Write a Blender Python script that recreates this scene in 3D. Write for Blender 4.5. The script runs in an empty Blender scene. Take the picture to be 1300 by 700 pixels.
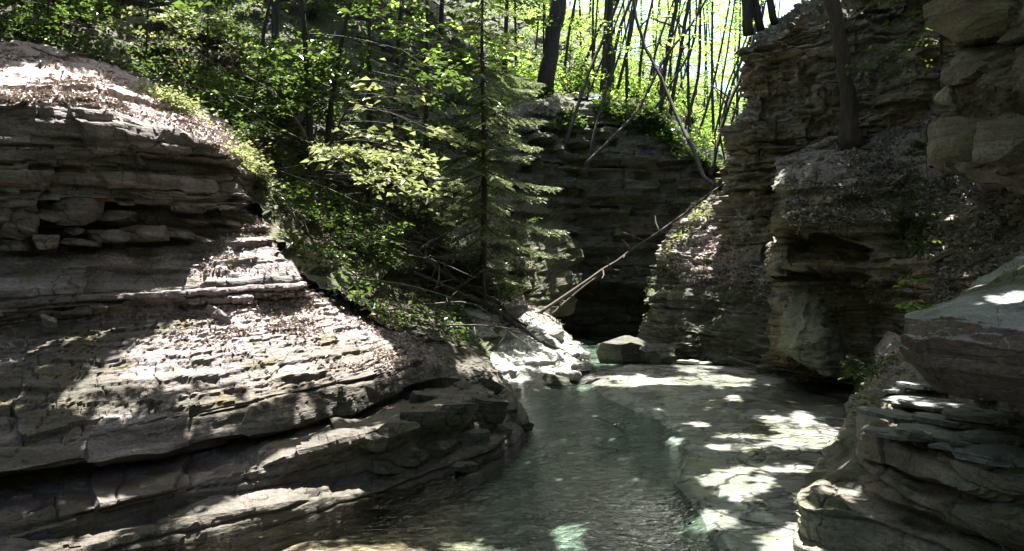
import bpy, math, random
import numpy as np
from mathutils import Vector

rng = np.random.default_rng(7)
random.seed(7)
SC = bpy.context.scene
COL = SC.collection

# ------------------------------------------------------------------ camera frame: metres from picture + distance
CAMZ = 1.8
def P(px, py, Y):
    return np.array([(px - 650.0) / 1000.0 * Y, Y, CAMZ + (350.0 - py) / 1000.0 * Y])

# ------------------------------------------------------------------ small helpers
def tag(o, label=None, cat=None, group=None, kind=None):
    if label: o['label'] = label
    if cat: o['category'] = cat
    if group: o['group'] = group
    if kind: o['kind'] = kind
    return o

def link(name, me, parent=None, loc=None):
    o = bpy.data.objects.new(name, me)
    COL.objects.link(o)
    if parent is not None: o.parent = parent
    if loc is not None: o.location = loc
    return o

def mesh_np(name, V, Q, mat, attrs=None, smooth=False):
    """mesh from numpy vertices (N,3) and faces (M,k)"""
    V = np.asarray(V, dtype=np.float32); Q = np.asarray(Q, dtype=np.int32)
    k = Q.shape[1]
    me = bpy.data.meshes.new(name)
    me.vertices.add(len(V)); me.vertices.foreach_set('co', V.ravel())
    me.loops.add(Q.size); me.loops.foreach_set('vertex_index', Q.ravel())
    me.polygons.add(len(Q))
    me.polygons.foreach_set('loop_start', np.arange(0, Q.size, k, dtype=np.int32))
    me.polygons.foreach_set('use_smooth', np.full(len(Q), smooth, dtype=bool))
    if attrs:
        for an, av in attrs.items():
            a = me.attributes.new(an, 'FLOAT', 'POINT')
            a.data.foreach_set('value', np.asarray(av, dtype=np.float32).ravel())
    me.update(calc_edges=True)
    if mat is not None: me.materials.append(mat)
    return me

# ------------------------------------------------------------------ noise
def _h(ix, iy, iz, seed):
    h = (ix.astype(np.uint32) * np.uint32(374761393) + iy.astype(np.uint32) * np.uint32(668265263)
         + iz.astype(np.uint32) * np.uint32(2147483647 - 1640531) + np.uint32((seed * 974634777) & 0xffffffff))
    h = (h ^ (h >> np.uint32(13))) * np.uint32(1274126177)
    h = (h ^ (h >> np.uint32(16))) * np.uint32(2246822519)
    h = h ^ (h >> np.uint32(15))
    return h.astype(np.float64) / 4294967295.0

def hash1(a, b=None, c=None, seed=0):
    a = np.asarray(a).astype(np.int64)
    z = np.zeros_like(a)
    b = z if b is None else np.asarray(b).astype(np.int64)
    c = z if c is None else np.asarray(c).astype(np.int64)
    return _h(a & 0xffffffff, b & 0xffffffff, c & 0xffffffff, seed)

def vnoise(p, seed=0):
    f = np.floor(p); t = p - f; i = f.astype(np.int64)
    t = t * t * t * (t * (t * 6 - 15) + 10)
    x0, y0, z0 = i[..., 0] & 0xffffffff, i[..., 1] & 0xffffffff, i[..., 2] & 0xffffffff
    x1, y1, z1 = (i[..., 0] + 1) & 0xffffffff, (i[..., 1] + 1) & 0xffffffff, (i[..., 2] + 1) & 0xffffffff
    tx, ty, tz = t[..., 0], t[..., 1], t[..., 2]
    def L(a, b, w): return a + (b - a) * w
    a = L(L(_h(x0, y0, z0, seed), _h(x1, y0, z0, seed), tx), L(_h(x0, y1, z0, seed), _h(x1, y1, z0, seed), tx), ty)
    b = L(L(_h(x0, y0, z1, seed), _h(x1, y0, z1, seed), tx), L(_h(x0, y1, z1, seed), _h(x1, y1, z1, seed), tx), ty)
    return L(a, b, tz) * 2 - 1

def fbm(p, octs=4, seed=0, gain=0.5):
    s = 0; a = 1.0; n = 0
    for o in range(octs):
        s = s + a * vnoise(p * (2.03 ** o) + 17.3 * o, seed + o); n += a; a *= gain
    return s / n

def sstep(a, b, x):
    t = np.clip((x - a) / (b - a), 0, 1)
    return t * t * (3 - 2 * t)

# ------------------------------------------------------------------ lofted rock surfaces
def cubic_resample(A, axis_pos, newpos):
    """A (n,...) at axis_pos -> values at newpos, finite-difference Hermite (no big overshoot)"""
    x = np.asarray(axis_pos, float)
    d = np.diff(A, axis=0) / np.diff(x).reshape(-1, *([1] * (A.ndim - 1)))
    m = np.empty_like(A)
    m[0] = d[0]; m[-1] = d[-1]
    same = (np.sign(d[:-1]) == np.sign(d[1:]))
    m[1:-1] = np.where(same, 2 * d[:-1] * d[1:] / np.where(np.abs(d[:-1] + d[1:]) < 1e-9, 1e-9, d[:-1] + d[1:]), 0)
    k = np.clip(np.searchsorted(x, newpos, side='right') - 1, 0, len(x) - 2)
    h = (x[k + 1] - x[k]); t = (newpos - x[k]) / h
    sh = (-1,) + (1,) * (A.ndim - 1)
    t = t.reshape(sh); h = h.reshape(sh)
    h00 = 2 * t**3 - 3 * t**2 + 1; h10 = t**3 - 2 * t**2 + t; h01 = -2 * t**3 + 3 * t**2; h11 = t**3 - t**2
    return h00 * A[k] + h10 * h * m[k] + h01 * A[k + 1] + h11 * h * m[k + 1]

def spaced(D, step, lo=3, hi=900):
    """sample positions (index units) with about one sample per step along segment lengths D"""
    out = []
    for i, d in enumerate(D):
        n = int(np.clip(math.ceil(d / step), lo, hi))
        out.append(i + np.arange(n) / n)
    out.append([len(D)])
    return np.concatenate(out)

def blur(A, n):
    for _ in range(n):
        B = A.copy()
        B[1:-1] = (A[:-2] + 2 * A[1:-1] + A[2:]) / 4
        C = B.copy()
        C[:, 1:-1] = (B[:, :-2] + 2 * B[:, 1:-1] + B[:, 2:]) / 4
        A = C
    return A

def grid_normals(G):
    du = np.gradient(G, axis=1); dv = np.gradient(G, axis=0)
    n = np.cross(du, dv)
    return n / (np.linalg.norm(n, axis=2, keepdims=True) + 1e-12)

def to_px(G):
    Y = np.maximum(G[..., 1], 0.5)
    return np.stack([650 + G[..., 0] / Y * 1000, 350 - (G[..., 2] - CAMZ) / Y * 1000], -1)

def grid_quads(nr, nc):
    i = np.arange(nr * nc).reshape(nr, nc)
    return np.stack([i[:-1, :-1], i[:-1, 1:], i[1:, 1:], i[1:, :-1]], -1).reshape(-1, 4)

def make_beds(zlo, zhi, fn, seed):
    r = np.random.default_rng(seed); z = zlo; b = [z]
    while z < zhi:
        lo, hi = fn(z); z += lo + (hi - lo) * r.uniform() ** 2.0 * 1.35; b.append(z)
    return np.array(b)

def rock_loft(rails, step=1.5, seed=1, beds=(0.04, 0.16), dip=(0, 0), amp=None, terr=None, low=0.05,
              low_scale=0.7, fine=0.008, groove=0.02, block=5.0, rowattr=None, row_cubic=False, ustep=None, wpos=False, chunk=0.012, swell_amt=0.4, joint=0.05):
    """rails: rows of (px,py,Y) (or metres when wpos). Returns grid of points, normals, attributes."""
    R = np.array([[P(*q) if not wpos else np.array(q, float) for q in row] for row in rails])
    S = to_px(R)
    if wpos:
        du = np.linalg.norm(np.diff(R, axis=1), axis=2).mean(0); dv = np.linalg.norm(np.diff(R, axis=0), axis=2).mean(1)
    else:
        du = np.clip(np.linalg.norm(np.diff(S, axis=1), axis=2), 0, 600).mean(0)
        dv = np.maximum(np.clip(np.linalg.norm(np.diff(S, axis=0), axis=2), 0, 400).mean(1), 4 * step)
    up = spaced(du, ustep or step); vp = spaced(dv, step)
    U = cubic_resample(np.swapaxes(R, 0, 1), np.arange(R.shape[1]), up)      # (NU, rows, 3)
    U = np.swapaxes(U, 0, 1)                                              # (rows, NU, 3)
    if row_cubic:
        G = cubic_resample(U, np.arange(R.shape[0]), vp)
    else:
        k = np.clip(vp.astype(int), 0, R.shape[0] - 2); t = (vp - k)[:, None, None]
        G = U[k] * (1 - t) + U[k + 1] * t
    def rowval(v, default):
        v = default if v is None else v
        v = np.broadcast_to(np.asarray(v, float), (R.shape[0],)) if np.ndim(v) <= 1 else v
        return np.interp(vp, np.arange(R.shape[0]), v)[:, None]
    A = rowval(amp, 0.05); T = rowval(terr, 0.0)
    N = grid_normals(blur(G, 6))
    cam = np.array([0, 0, CAMZ])
    if (np.einsum('ijk,ijk->ij', N, cam - G)).mean() < 0: N = -N
    N = blur(N, 10); N /= np.linalg.norm(N, axis=2, keepdims=True) + 1e-9
    # gentle swell first
    G = G + N * (low * fbm(G * low_scale, 3, seed + 50))[..., None]
    arc = np.concatenate([[0], np.cumsum(np.linalg.norm(np.diff(G, axis=1), axis=2).mean(0))])[None, :]
    warp = 0.05 * fbm(G * np.array([0.6, 0.6, 0.6]), 3, seed + 9) + 0.018 * fbm(G * 2.6, 2, seed + 18) + 0.014 * fbm(G * 7.0, 2, seed + 19)
    zt = G[..., 2] - dip[0] * G[..., 0] - dip[1] * G[..., 1] + warp
    fn = beds if callable(beds) else (lambda z: beds)
    b = make_beds(zt.min() - 1, zt.max() + 1, fn, seed)
    k = np.clip(np.searchsorted(b, zt, side='right') - 1, 0, len(b) - 2)
    th = b[k + 1] - b[k]; f = (zt - b[k]) / th
    # terraces on the gentle parts
    flat = np.clip(N[..., 2] * 1.4, 0, 1) * T * (0.25 + 0.75 * sstep(-.25, .3, fbm(G * 1.1, 3, seed + 14)))
    ft = np.where(f < 0.62, f * 0.18 / 0.62, 0.18 + (f - 0.62) / 0.38 * 0.82)
    G[..., 2] += flat * (ft - f) * th
    # beds stand out by different amounts, broken into blocks
    wob = 0.10 * fbm(G * 2.3, 3, seed + 31)
    nh = N.copy(); nh[..., 2] *= 0.35; nh /= np.linalg.norm(nh, axis=2, keepdims=True) + 1e-9
    def bed_out(k):
        th = b[k + 1] - b[k]
        ln = th * block * (0.6 + hash1(k, seed=seed + 3)) + 0.10
        sv = (arc + wob) / ln + hash1(k, seed=seed + 4) * 7
        bi = np.floor(sv); fb = (sv - bi)
        swell = vnoise(np.stack([arc * 1.1 + 13.7 * k, 7.3 * k, 0.0 * zt], -1), seed + 5) * 1.3 + vnoise(np.stack([arc * 3.1 + 5.7 * k, 3.3 * k, 0.0 * zt], -1), seed + 55) * 0.5
        bed = (hash1(k, seed=seed + 5) * 2 - 1) * 0.45 + swell * swell_amt
        e = 0.5 * (1 - sstep(0, 0.012, np.minimum(fb, 1 - fb) * ln)); bn = np.where(fb > 0.5, bi + 1, bi - 1)
        def blk(q): return (hash1(k, q, seed=seed + 6) * 2 - 1) * 0.6 - 1.35 * hash1(k, q, seed=seed + 16) * (hash1(k, q, seed=seed + 26) > 0.78)
        bed = bed + blk(bi) * (1 - e) + blk(bn) * e
        return bed * (0.45 + 0.55 * np.clip(th / 0.12, 0, 1.6)), bi, fb, ln
    b0, bi, fb, ln = bed_out(k)
    kn = np.clip(np.where(f > 0.5, k + 1, k - 1), 0, len(b) - 2)
    b1 = bed_out(kn)[0]
    wn_ = 0.5 * (1 - sstep(0, 0.009, np.minimum(f, 1 - f) * th))
    off = A * (b0 * (1 - wn_) + b1 * wn_)
    dz = np.minimum(f, 1 - f) * th
    db = np.minimum(fb, 1 - fb) * ln
    off -= groove * np.exp(-(dz / 0.010) ** 2) * (0.3 + 0.7 * hash1(k, seed=seed + 8)) * np.clip(A / 0.03, 0.2, 1)
    off -= groove * 0.8 * np.exp(-(db / 0.012) ** 2) * (hash1(k, bi, seed=seed + 7) > 0.6) * np.clip(A / 0.03, 0.2, 1)
    edge = np.exp(-(dz / 0.02) ** 2)
    off -= 0.012 * edge * (0.5 + 0.5 * fbm(G * 9, 2, seed + 77)) * np.clip(A / 0.03, 0.2, 1)
    off += fine * fbm(G * np.array([7, 7, 18.0]), 3, seed + 71) + fine * 2.2 * fbm(G * np.array([2.2, 2.2, 5.0]), 2, seed + 72)
    rid = 1 - np.abs(fbm(G * np.array([1.6, 1.6, 3.2]), 4, seed + 73)) * 3.2
    off += chunk * (rid - 0.35)
    off += chunk * 0.6 * (vnoise(G * np.array([9, 9, 16.0]), seed + 74) > 0.25) * (vnoise(G * 1.4, seed + 75) > -0.1)
    jw = arc / 0.9 + 0.35 * fbm(G * 1.3, 2, seed + 81) + 0.6 * np.floor(zt / 0.55 + 0.4 * fbm(G * .6, 2, seed + 82))
    ji = np.floor(jw); off += joint * (hash1(ji, np.floor(zt / 0.55 + 0.4 * fbm(G * .6, 2, seed + 82)), seed=seed + 83) - 0.5) * np.clip(A / 0.05, 0, 2)
    G = G + nh * off[..., None]
    att = {}
    for an, av in (rowattr or {}).items():
        att[an] = np.clip(rowval(av, 0.0) + 0 * arc, 0, 1)
    return G, att

def add_loft(name, mat, rails, kind='structure', label=None, smooth=False, colattr=None, **kw):
    G, att = rock_loft(rails, **kw)
    nr, nc = G.shape[:2]
    Q = grid_quads(nr, nc)
    if colattr is not None: att.update(colattr(G, att))
    me = mesh_np(name, G.reshape(-1, 3), Q, mat, {a: v for a, v in att.items()}, smooth)
    o = link(name, me); tag(o, label, None, None, kind)
    return o, G

# ------------------------------------------------------------------ materials
def newmat(name):
    m = bpy.data.materials.new(name); m.use_nodes = True
    nt = m.node_tree; nt.nodes.clear()
    out = nt.nodes.new('ShaderNodeOutputMaterial')
    return m, nt, out

class NT:
    def __init__(s, nt): s.nt = nt
    def n(s, typ, **kw):
        nd = s.nt.nodes.new(typ)
        for k, v in kw.items(): setattr(nd, k, v)
        return nd
    def l(s, a, b): s.nt.links.new(a, b)
    def noise(s, vec, scale, detail=4, rough=0.55, dist=0.0, mapscale=None):
        if mapscale is not None:
            mp = s.n('ShaderNodeMapping'); mp.inputs['Scale'].default_value = mapscale
            s.l(vec, mp.inputs['Vector']); vec = mp.outputs['Vector']
        t = s.n('ShaderNodeTexNoise'); t.inputs['Scale'].default_value = scale
        t.inputs['Detail'].default_value = detail; t.inputs['Roughness'].default_value = rough
        t.inputs['Distortion'].default_value = dist
        s.l(vec, t.inputs['Vector']); return t.outputs['Fac']
    def ramp(s, fac, stops):
        r = s.n('ShaderNodeValToRGB'); e = r.color_ramp.elements
        while len(e) < len(stops): e.new(0.5)
        for i, (p, c) in enumerate(stops):
            e[i].position = p; e[i].color = (*c, 1) if len(c) == 3 else c
        s.l(fac, r.inputs['Fac']); return r.outputs['Color']
    def maprange(s, v, a, b, c=0.0, d=1.0):
        m = s.n('ShaderNodeMapRange'); m.interpolation_type = 'SMOOTHSTEP'
        for i, q in zip(('From Min', 'From Max', 'To Min', 'To Max'), (a, b, c, d)): m.inputs[i].default_value = q
        s.l(v, m.inputs['Value']); return m.outputs['Result']
    def math(s, op, a, b=None):
        m = s.n('ShaderNodeMath', operation=op)
        for i, q in enumerate((a, b)):
            if q is None: continue
            if hasattr(q, 'links'): s.l(q, m.inputs[i])
            else: m.inputs[i].default_value = q
        return m.outputs[0]
    def mix(s, fac, a, b, blend='MIX'):
        m = s.n('ShaderNodeMix', data_type='RGBA', blend_type=blend)
        for i, q in ((0, fac), (6, a), (7, b)):
            if hasattr(q, 'links'): s.l(q, m.inputs[i])
            else: m.inputs[i].default_value = q if i == 0 else (*q, 1)
        return m.outputs[2]

def rock_material(name, dark, mid, light, moss=(0.050, 0.060, 0.016), moss_amt=0.5, tint=(0.85, 0.95, 0.75), rough=0.85,
                  litter=((0.16, 0.115, 0.10), (0.38, 0.31, 0.29), (0.52, 0.46, 0.45)), streak=11.0, bump=0.8):
    m, nt, out = newmat(name); T = NT(nt)
    tc = T.n('ShaderNodeTexCoord').outputs['Object']
    big = T.noise(tc, 0.8, 5)
    med = T.noise(tc, 3.1, 6, 0.6, 0.4)
    st = T.noise(tc, 1.0, 6, 0.65, 0.3, (0.9, 0.9, streak))
    gr = T.noise(tc, 34.0, 6, 0.7)
    c = T.ramp(T.math('ADD', T.math('MULTIPLY', st, 0.6), T.math('MULTIPLY', med, 0.4)), [(0.33, dark), (0.5, mid), (0.66, light)])
    c = T.mix(T.maprange(big, 0.42, 0.62), c, tint, 'MULTIPLY')
    g2 = T.ramp(gr, [(0.28, (0.5, 0.48, 0.46)), (0.5, (1, 1, 1)), (0.74, (1.4, 1.37, 1.32))])
    c = T.mix(1.0, c, g2, 'MULTIPLY')
    wv = T.n('ShaderNodeTexNoise'); wv.inputs['Scale'].default_value = 3.0; wv.inputs['Detail'].default_value = 6; T.l(tc, wv.inputs['Vector'])
    wa = T.n('ShaderNodeVectorMath', operation='MULTIPLY_ADD'); T.l(wv.outputs['Color'], wa.inputs[0]); wa.inputs[1].default_value = (.45, .45, .3); T.l(tc, wa.inputs[2])
    wm = T.n('ShaderNodeMapping'); wm.inputs['Scale'].default_value = (1.5, 1.5, 0.8); T.l(wa.outputs[0], wm.inputs['Vector'])
    cv = T.n('ShaderNodeTexVoronoi', feature='DISTANCE_TO_EDGE'); cv.inputs['Scale'].default_value = 1.5; T.l(wm.outputs[0], cv.inputs['Vector'])
    crk = T.math('MAXIMUM', T.maprange(cv.outputs['Distance'], 0.002, 0.020), T.maprange(T.noise(tc, 1.3, 4), 0.60, 0.52))
    c = T.mix(T.math('ADD', T.math('MULTIPLY', crk, .75), .25), tuple(0.4 * q for q in dark), c)
    # fallen leaves, soil and the left bank's painted shade tone
    la = T.n('ShaderNodeAttribute', attribute_name='litter').outputs['Fac']
    ln = T.noise(tc, 17.0, 4, 0.7)
    lc = T.ramp(T.noise(tc, 42.0, 3, 0.8), [(0.3, litter[0]), (0.52, litter[1]), (0.72, litter[2])])
    lf = T.maprange(T.math('ADD', la, T.math('MULTIPLY', T.math('SUBTRACT', ln, 0.5), 1.2)), 0.42, 0.58)
    c = T.mix(lf, c, lc)
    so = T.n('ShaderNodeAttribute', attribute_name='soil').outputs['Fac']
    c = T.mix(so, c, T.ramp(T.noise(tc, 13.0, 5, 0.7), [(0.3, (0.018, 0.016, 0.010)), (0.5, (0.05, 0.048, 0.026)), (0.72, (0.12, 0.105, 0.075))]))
    # moss on upward faces
    nz = T.n('ShaderNodeSeparateXYZ'); T.l(T.n('ShaderNodeNewGeometry').outputs['Normal'], nz.inputs[0])
    ma = T.n('ShaderNodeAttribute', attribute_name='moss').outputs['Fac']
    mf = T.math('MULTIPLY', T.maprange(nz.outputs[2], -0.1, 0.75, 0.25, 1.0), T.maprange(T.math('ADD', T.noise(tc, 2.3, 6, 0.68), T.math('MULTIPLY', ma, 0.25)), 0.66 - 0.18 * moss_amt, 0.80 - 0.18 * moss_amt))
    mc = T.ramp(gr, [(0.3, tuple(0.5 * q for q in moss)), (0.55, moss), (0.75, tuple(1.9 * q for q in moss))])
    c = T.mix(mf, c, mc)
    b = T.n('ShaderNodeBsdfPrincipled'); T.l(c, b.inputs['Base Color'])
    T.l(T.maprange(med, 0.3, 0.7, rough - 0.18, rough + 0.1), b.inputs['Roughness']); b.inputs['Specular IOR Level'].default_value = 0.35
    h = T.math('ADD', T.math('MULTIPLY', gr, 0.5), T.math('ADD', T.math('MULTIPLY', T.noise(tc, 9.0, 5, 0.65, 0, (1, 1, 3.5)), 1.2), T.math('ADD', T.math('MULTIPLY', mf, 0.3), T.math('MULTIPLY', crk, 0.4))))
    bp = T.n('ShaderNodeBump'); bp.inputs['Strength'].default_value = bump; bp.inputs['Distance'].default_value = 0.035
    T.l(h, bp.inputs['Height']); T.l(bp.outputs[0], b.inputs['Normal'])
    T.l(b.outputs[0], out.inputs[0]); return m

def leaf_material(name, cols, trans, gloss=0.35, tfac=0.45):
    """thin leaves: reflect, let light through, and shine a little"""
    m, nt, out = newmat(name); T = NT(nt)
    rnd = T.n('ShaderNodeNewGeometry').outputs['Random Per Island']
    c = T.ramp(rnd, [(i / (len(cols) - 1), q) for i, q in enumerate(cols)])
    tcx = T.n('ShaderNodeTexCoord').outputs['Object']
    c = T.mix(0.5, c, T.ramp(T.noise(tcx, 1.2, 3), [(0.3, (0.6, 0.6, 0.6)), (0.7, (1.3, 1.3, 1.2))]), 'MULTIPLY')
    b = T.n('ShaderNodeBsdfPrincipled'); T.l(c, b.inputs['Base Color'])
    b.inputs['Roughness'].default_value = gloss; b.inputs['Specular IOR Level'].default_value = 0.5
    t = T.n('ShaderNodeBsdfTranslucent')
    T.l(T.mix(1.0, T.ramp(rnd, [(0, (0.7, 0.75, 0.6)), (1, (1.2, 1.15, 1.1))]), trans, 'MULTIPLY'), t.inputs['Color'])
    mx = T.n('ShaderNodeMixShader'); mx.inputs[0].default_value = tfac
    T.l(b.outputs[0], mx.inputs[1]); T.l(t.outputs[0], mx.inputs[2]); T.l(mx.outputs[0], out.inputs[0]); return m

def bark_material(name, a, b_, c_, moss=0.3):
    m, nt, out = newmat(name); T = NT(nt)
    tc = T.n('ShaderNodeTexCoord').outputs['Object']
    n = T.noise(tc, 12.0, 6, 0.65, 0.3, (1, 1, 0.25))
    c = T.ramp(n, [(0.3, a), (0.5, b_), (0.72, c_)])
    mf = T.maprange(T.noise(tc, 2.6, 4), 0.62 - 0.2 * moss, 0.74 - 0.2 * moss)
    c = T.mix(T.math('MULTIPLY', mf, moss * 1.5), c, (0.05, 0.06, 0.02))
    b = T.n('ShaderNodeBsdfPrincipled'); T.l(c, b.inputs['Base Color']); b.inputs['Roughness'].default_value = 0.85
    bp = T.n('ShaderNodeBump'); bp.inputs['Strength'].default_value = 0.6; bp.inputs['Distance'].default_value = 0.02
    T.l(n, bp.inputs['Height']); T.l(bp.outputs[0], b.inputs['Normal']); T.l(b.outputs[0], out.inputs[0]); return m

M = {}
M['rock_left'] = rock_material('brown_shale', (0.065, 0.053, 0.047), (0.18, 0.155, 0.145), (0.36, 0.33, 0.325), moss=(0.11, 0.092, 0.034), moss_amt=0.12, tint=(0.76, 0.76, 0.66))
M['rock_right'] = rock_material('grey_green_shale', (0.065, 0.058, 0.043), (0.18, 0.165, 0.125), (0.36, 0.335, 0.265), moss_amt=0.55, tint=(0.95, 0.82, 0.64),
                                litter=((0.08, 0.073, 0.065), (0.21, 0.195, 0.175), (0.38, 0.365, 0.35)))
M['slab_face'] = rock_material('brown_slab_face', (0.07, 0.053, 0.040), (0.16, 0.125, 0.096), (0.27, 0.22, 0.175), moss_amt=0.1, tint=(0.9, 0.9, 0.8), streak=2.0)
M['rock_near'] = rock_material('brown_flagstone', (0.085, 0.072, 0.056), (0.20, 0.172, 0.135), (0.34, 0.30, 0.245), moss_amt=0.45, tint=(0.8, 0.92, 0.8), rough=0.7)
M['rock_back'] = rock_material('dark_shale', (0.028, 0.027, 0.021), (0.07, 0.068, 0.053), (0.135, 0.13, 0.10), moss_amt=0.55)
M['rock_pale'] = rock_material('pale_limestone', (0.17, 0.16, 0.14), (0.32, 0.31, 0.28), (0.46, 0.45, 0.42), moss_amt=0.25, tint=(0.8, 0.9, 0.8), rough=0.6)
M['slate'] = rock_material('blue_grey_slate', (0.12, 0.13, 0.12), (0.23, 0.25, 0.235), (0.34, 0.36, 0.345), moss_amt=0.2, tint=(0.85, 0.9, 0.8), rough=0.45)
M['soil'] = rock_material('forest_soil', (0.03, 0.026, 0.018), (0.06, 0.05, 0.035), (0.11, 0.09, 0.065), moss_amt=0.9, streak=2.0, bump=0.8,
                          litter=((0.035, 0.026, 0.018), (0.09, 0.068, 0.05), (0.17, 0.14, 0.12)))
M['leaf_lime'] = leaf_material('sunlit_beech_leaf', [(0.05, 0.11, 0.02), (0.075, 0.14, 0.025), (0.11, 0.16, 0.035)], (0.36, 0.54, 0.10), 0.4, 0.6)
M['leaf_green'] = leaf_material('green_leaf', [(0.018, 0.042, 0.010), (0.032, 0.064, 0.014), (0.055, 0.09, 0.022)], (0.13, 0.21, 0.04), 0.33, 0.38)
M['leaf_pale'] = leaf_material('pale_maple_leaf', [(0.11, 0.14, 0.06), (0.16, 0.19, 0.09), (0.24, 0.26, 0.15)], (0.36, 0.40, 0.16), 0.32, 0.36)
M['leaf_canopy'] = leaf_material('canopy_leaf', [(0.03, 0.06, 0.015), (0.05, 0.085, 0.02), (0.07, 0.10, 0.03)], (0.26, 0.27, 0.235), 0.5, 0.42)
M['needle'] = leaf_material('spruce_needle', [(0.05, 0.07, 0.03), (0.08, 0.105, 0.05), (0.13, 0.15, 0.085)], (0.22, 0.27, 0.12), 0.33, 0.33)
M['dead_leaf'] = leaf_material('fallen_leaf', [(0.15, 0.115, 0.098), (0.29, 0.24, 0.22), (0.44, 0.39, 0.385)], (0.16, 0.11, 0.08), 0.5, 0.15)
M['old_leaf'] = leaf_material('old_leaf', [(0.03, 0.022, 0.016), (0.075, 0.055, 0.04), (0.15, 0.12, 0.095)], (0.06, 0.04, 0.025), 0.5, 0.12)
M['chip'] = leaf_material('grey_chip', [(0.09, 0.085, 0.075), (0.22, 0.21, 0.19), (0.46, 0.45, 0.43)], (0.02, 0.02, 0.02), 0.45, 0.03)
M['bark'] = bark_material('dark_bark', (0.012, 0.010, 0.008), (0.03, 0.026, 0.02), (0.07, 0.06, 0.048), 0.3)
M['bark_rust'] = bark_material('rusty_bark', (0.022, 0.018, 0.013), (0.05, 0.04, 0.027), (0.13, 0.08, 0.047), 0.35)
M['dry_wood'] = bark_material('dry_wood', (0.05, 0.043, 0.032), (0.10, 0.086, 0.066), (0.20, 0.175, 0.145), 0.12)
M['wet_wood'] = bark_material('wet_wood', (0.02, 0.017, 0.013), (0.045, 0.038, 0.03), (0.14, 0.12, 0.10), 0.25)

def bed_material():
    m, nt, out = newmat('stream_bedrock'); T = NT(nt)
    tc = T.n('ShaderNodeTexCoord').outputs['Object']
    a = T.n('ShaderNodeAttribute', attribute_name='shelf').outputs['Fac']
    big = T.noise(tc, 0.9, 6, 0.6, 0.5); med = T.noise(tc, 4.5, 6, 0.65, 0.3); gr = T.noise(tc, 40, 5, 0.7)
    shelf = T.ramp(T.math('ADD', T.math('MULTIPLY', big, 0.5), T.math('MULTIPLY', med, 0.5)), [(0.33, (0.10, 0.115, 0.095)), (0.5, (0.195, 0.21, 0.18)), (0.68, (0.30, 0.30, 0.275))])
    deep = T.ramp(med, [(0.3, (0.12, 0.098, 0.075)), (0.5, (0.21, 0.175, 0.14)), (0.7, (0.34, 0.295, 0.25))])
    pv = T.n('ShaderNodeTexVoronoi'); pv.inputs['Scale'].default_value = 15.0; pv.inputs['Randomness'].default_value = 1.0; T.l(tc, pv.inputs['Vector'])
    gsep = T.n('ShaderNodeSeparateColor'); T.l(pv.outputs['Color'], gsep.inputs[0])
    deep = T.mix(T.n('ShaderNodeAttribute', attribute_name='teal').outputs['Fac'], deep, T.ramp(med, [(0.3, (0.085, 0.135, 0.12)), (0.7, (0.20, 0.28, 0.26))]))
    deep = T.mix(1.0, deep, T.ramp(gsep.outputs[0], [(0.0, (0.55, 0.56, 0.55)), (0.6, (1.0, 1.0, 1.0)), (0.95, (1.7, 1.7, 1.65))]), 'MULTIPLY')  # gravel tones, also painted in for the contrast of ripples above
    c = T.mix(a, deep, shelf)
    c = T.mix(T.math('MULTIPLY', T.maprange(T.noise(tc, 1.7, 4, 0.6, 1.0), 0.52, 0.62), T.math('MULTIPLY', a, 0.45)), c, (0.17, 0.175, 0.075))     # ochre algae
    vo = T.n('ShaderNodeTexVoronoi', feature='DISTANCE_TO_EDGE'); vo.inputs['Scale'].default_value = 1.0
    mp = T.n('ShaderNodeMapping'); mp.inputs['Scale'].default_value = (0.9, 1.7, 1); mp.inputs['Rotation'].default_value = (0, 0, 0.5)
    wv = T.n('ShaderNodeVectorMath', operation='ADD'); T.l(tc, wv.inputs[0])
    wn = T.n('ShaderNodeTexNoise'); wn.inputs['Scale'].default_value = 2.5; wn.inputs['Detail'].default_value = 5; T.l(tc, wn.inputs['Vector'])
    ws = T.n('ShaderNodeVectorMath', operation='SCALE'); ws.inputs['Scale'].default_value = 0.5; T.l(wn.outputs['Color'], ws.inputs[0]); T.l(ws.outputs[0], wv.inputs[1])
    T.l(wv.outputs[0], mp.inputs['Vector']); T.l(mp.outputs[0], vo.inputs['Vector'])
    vo2 = T.n('ShaderNodeTexVoronoi', feature='DISTANCE_TO_EDGE'); vo2.inputs['Scale'].default_value = 2.7; T.l(mp.outputs[0], vo2.inputs['Vector'])
    cr = T.math('MINIMUM', T.maprange(vo.outputs['Distance'], 0.008, 0.035), T.math('MAXIMUM', T.maprange(vo2.outputs['Distance'], 0.01, 0.06), T.maprange(big, 0.5, 0.44)))
    c = T.mix(T.math('MULTIPLY', T.math('SUBTRACT', 1.0, cr), T.math('MULTIPLY', a, 0.9)), c, (0.03, 0.03, 0.024))
    c = T.mix(1.0, c, T.ramp(gr, [(0.3, (0.75, 0.74, 0.72)), (0.7, (1.22, 1.2, 1.16))]), 'MULTIPLY')
    b = T.n('ShaderNodeBsdfPrincipled'); T.l(c, b.inputs['Base Color'])
    T.l(T.maprange(T.noise(tc, 1.1, 5, 0.6), 0.44, 0.62, 0.08, 0.5), b.inputs['Roughness'])
    h = T.math('ADD', T.math('MULTIPLY', med, 1.0), T.math('ADD', T.math('MULTIPLY', gr, 0.15), T.math('MULTIPLY', cr, 0.5)))
    bp = T.n('ShaderNodeBump'); bp.inputs['Strength'].default_value = 0.35; bp.inputs['Distance'].default_value = 0.03
    T.l(h, bp.inputs['Height']); T.l(bp.outputs[0], b.inputs['Normal']); T.l(b.outputs[0], out.inputs[0]); return m
M['bed'] = bed_material()

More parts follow.
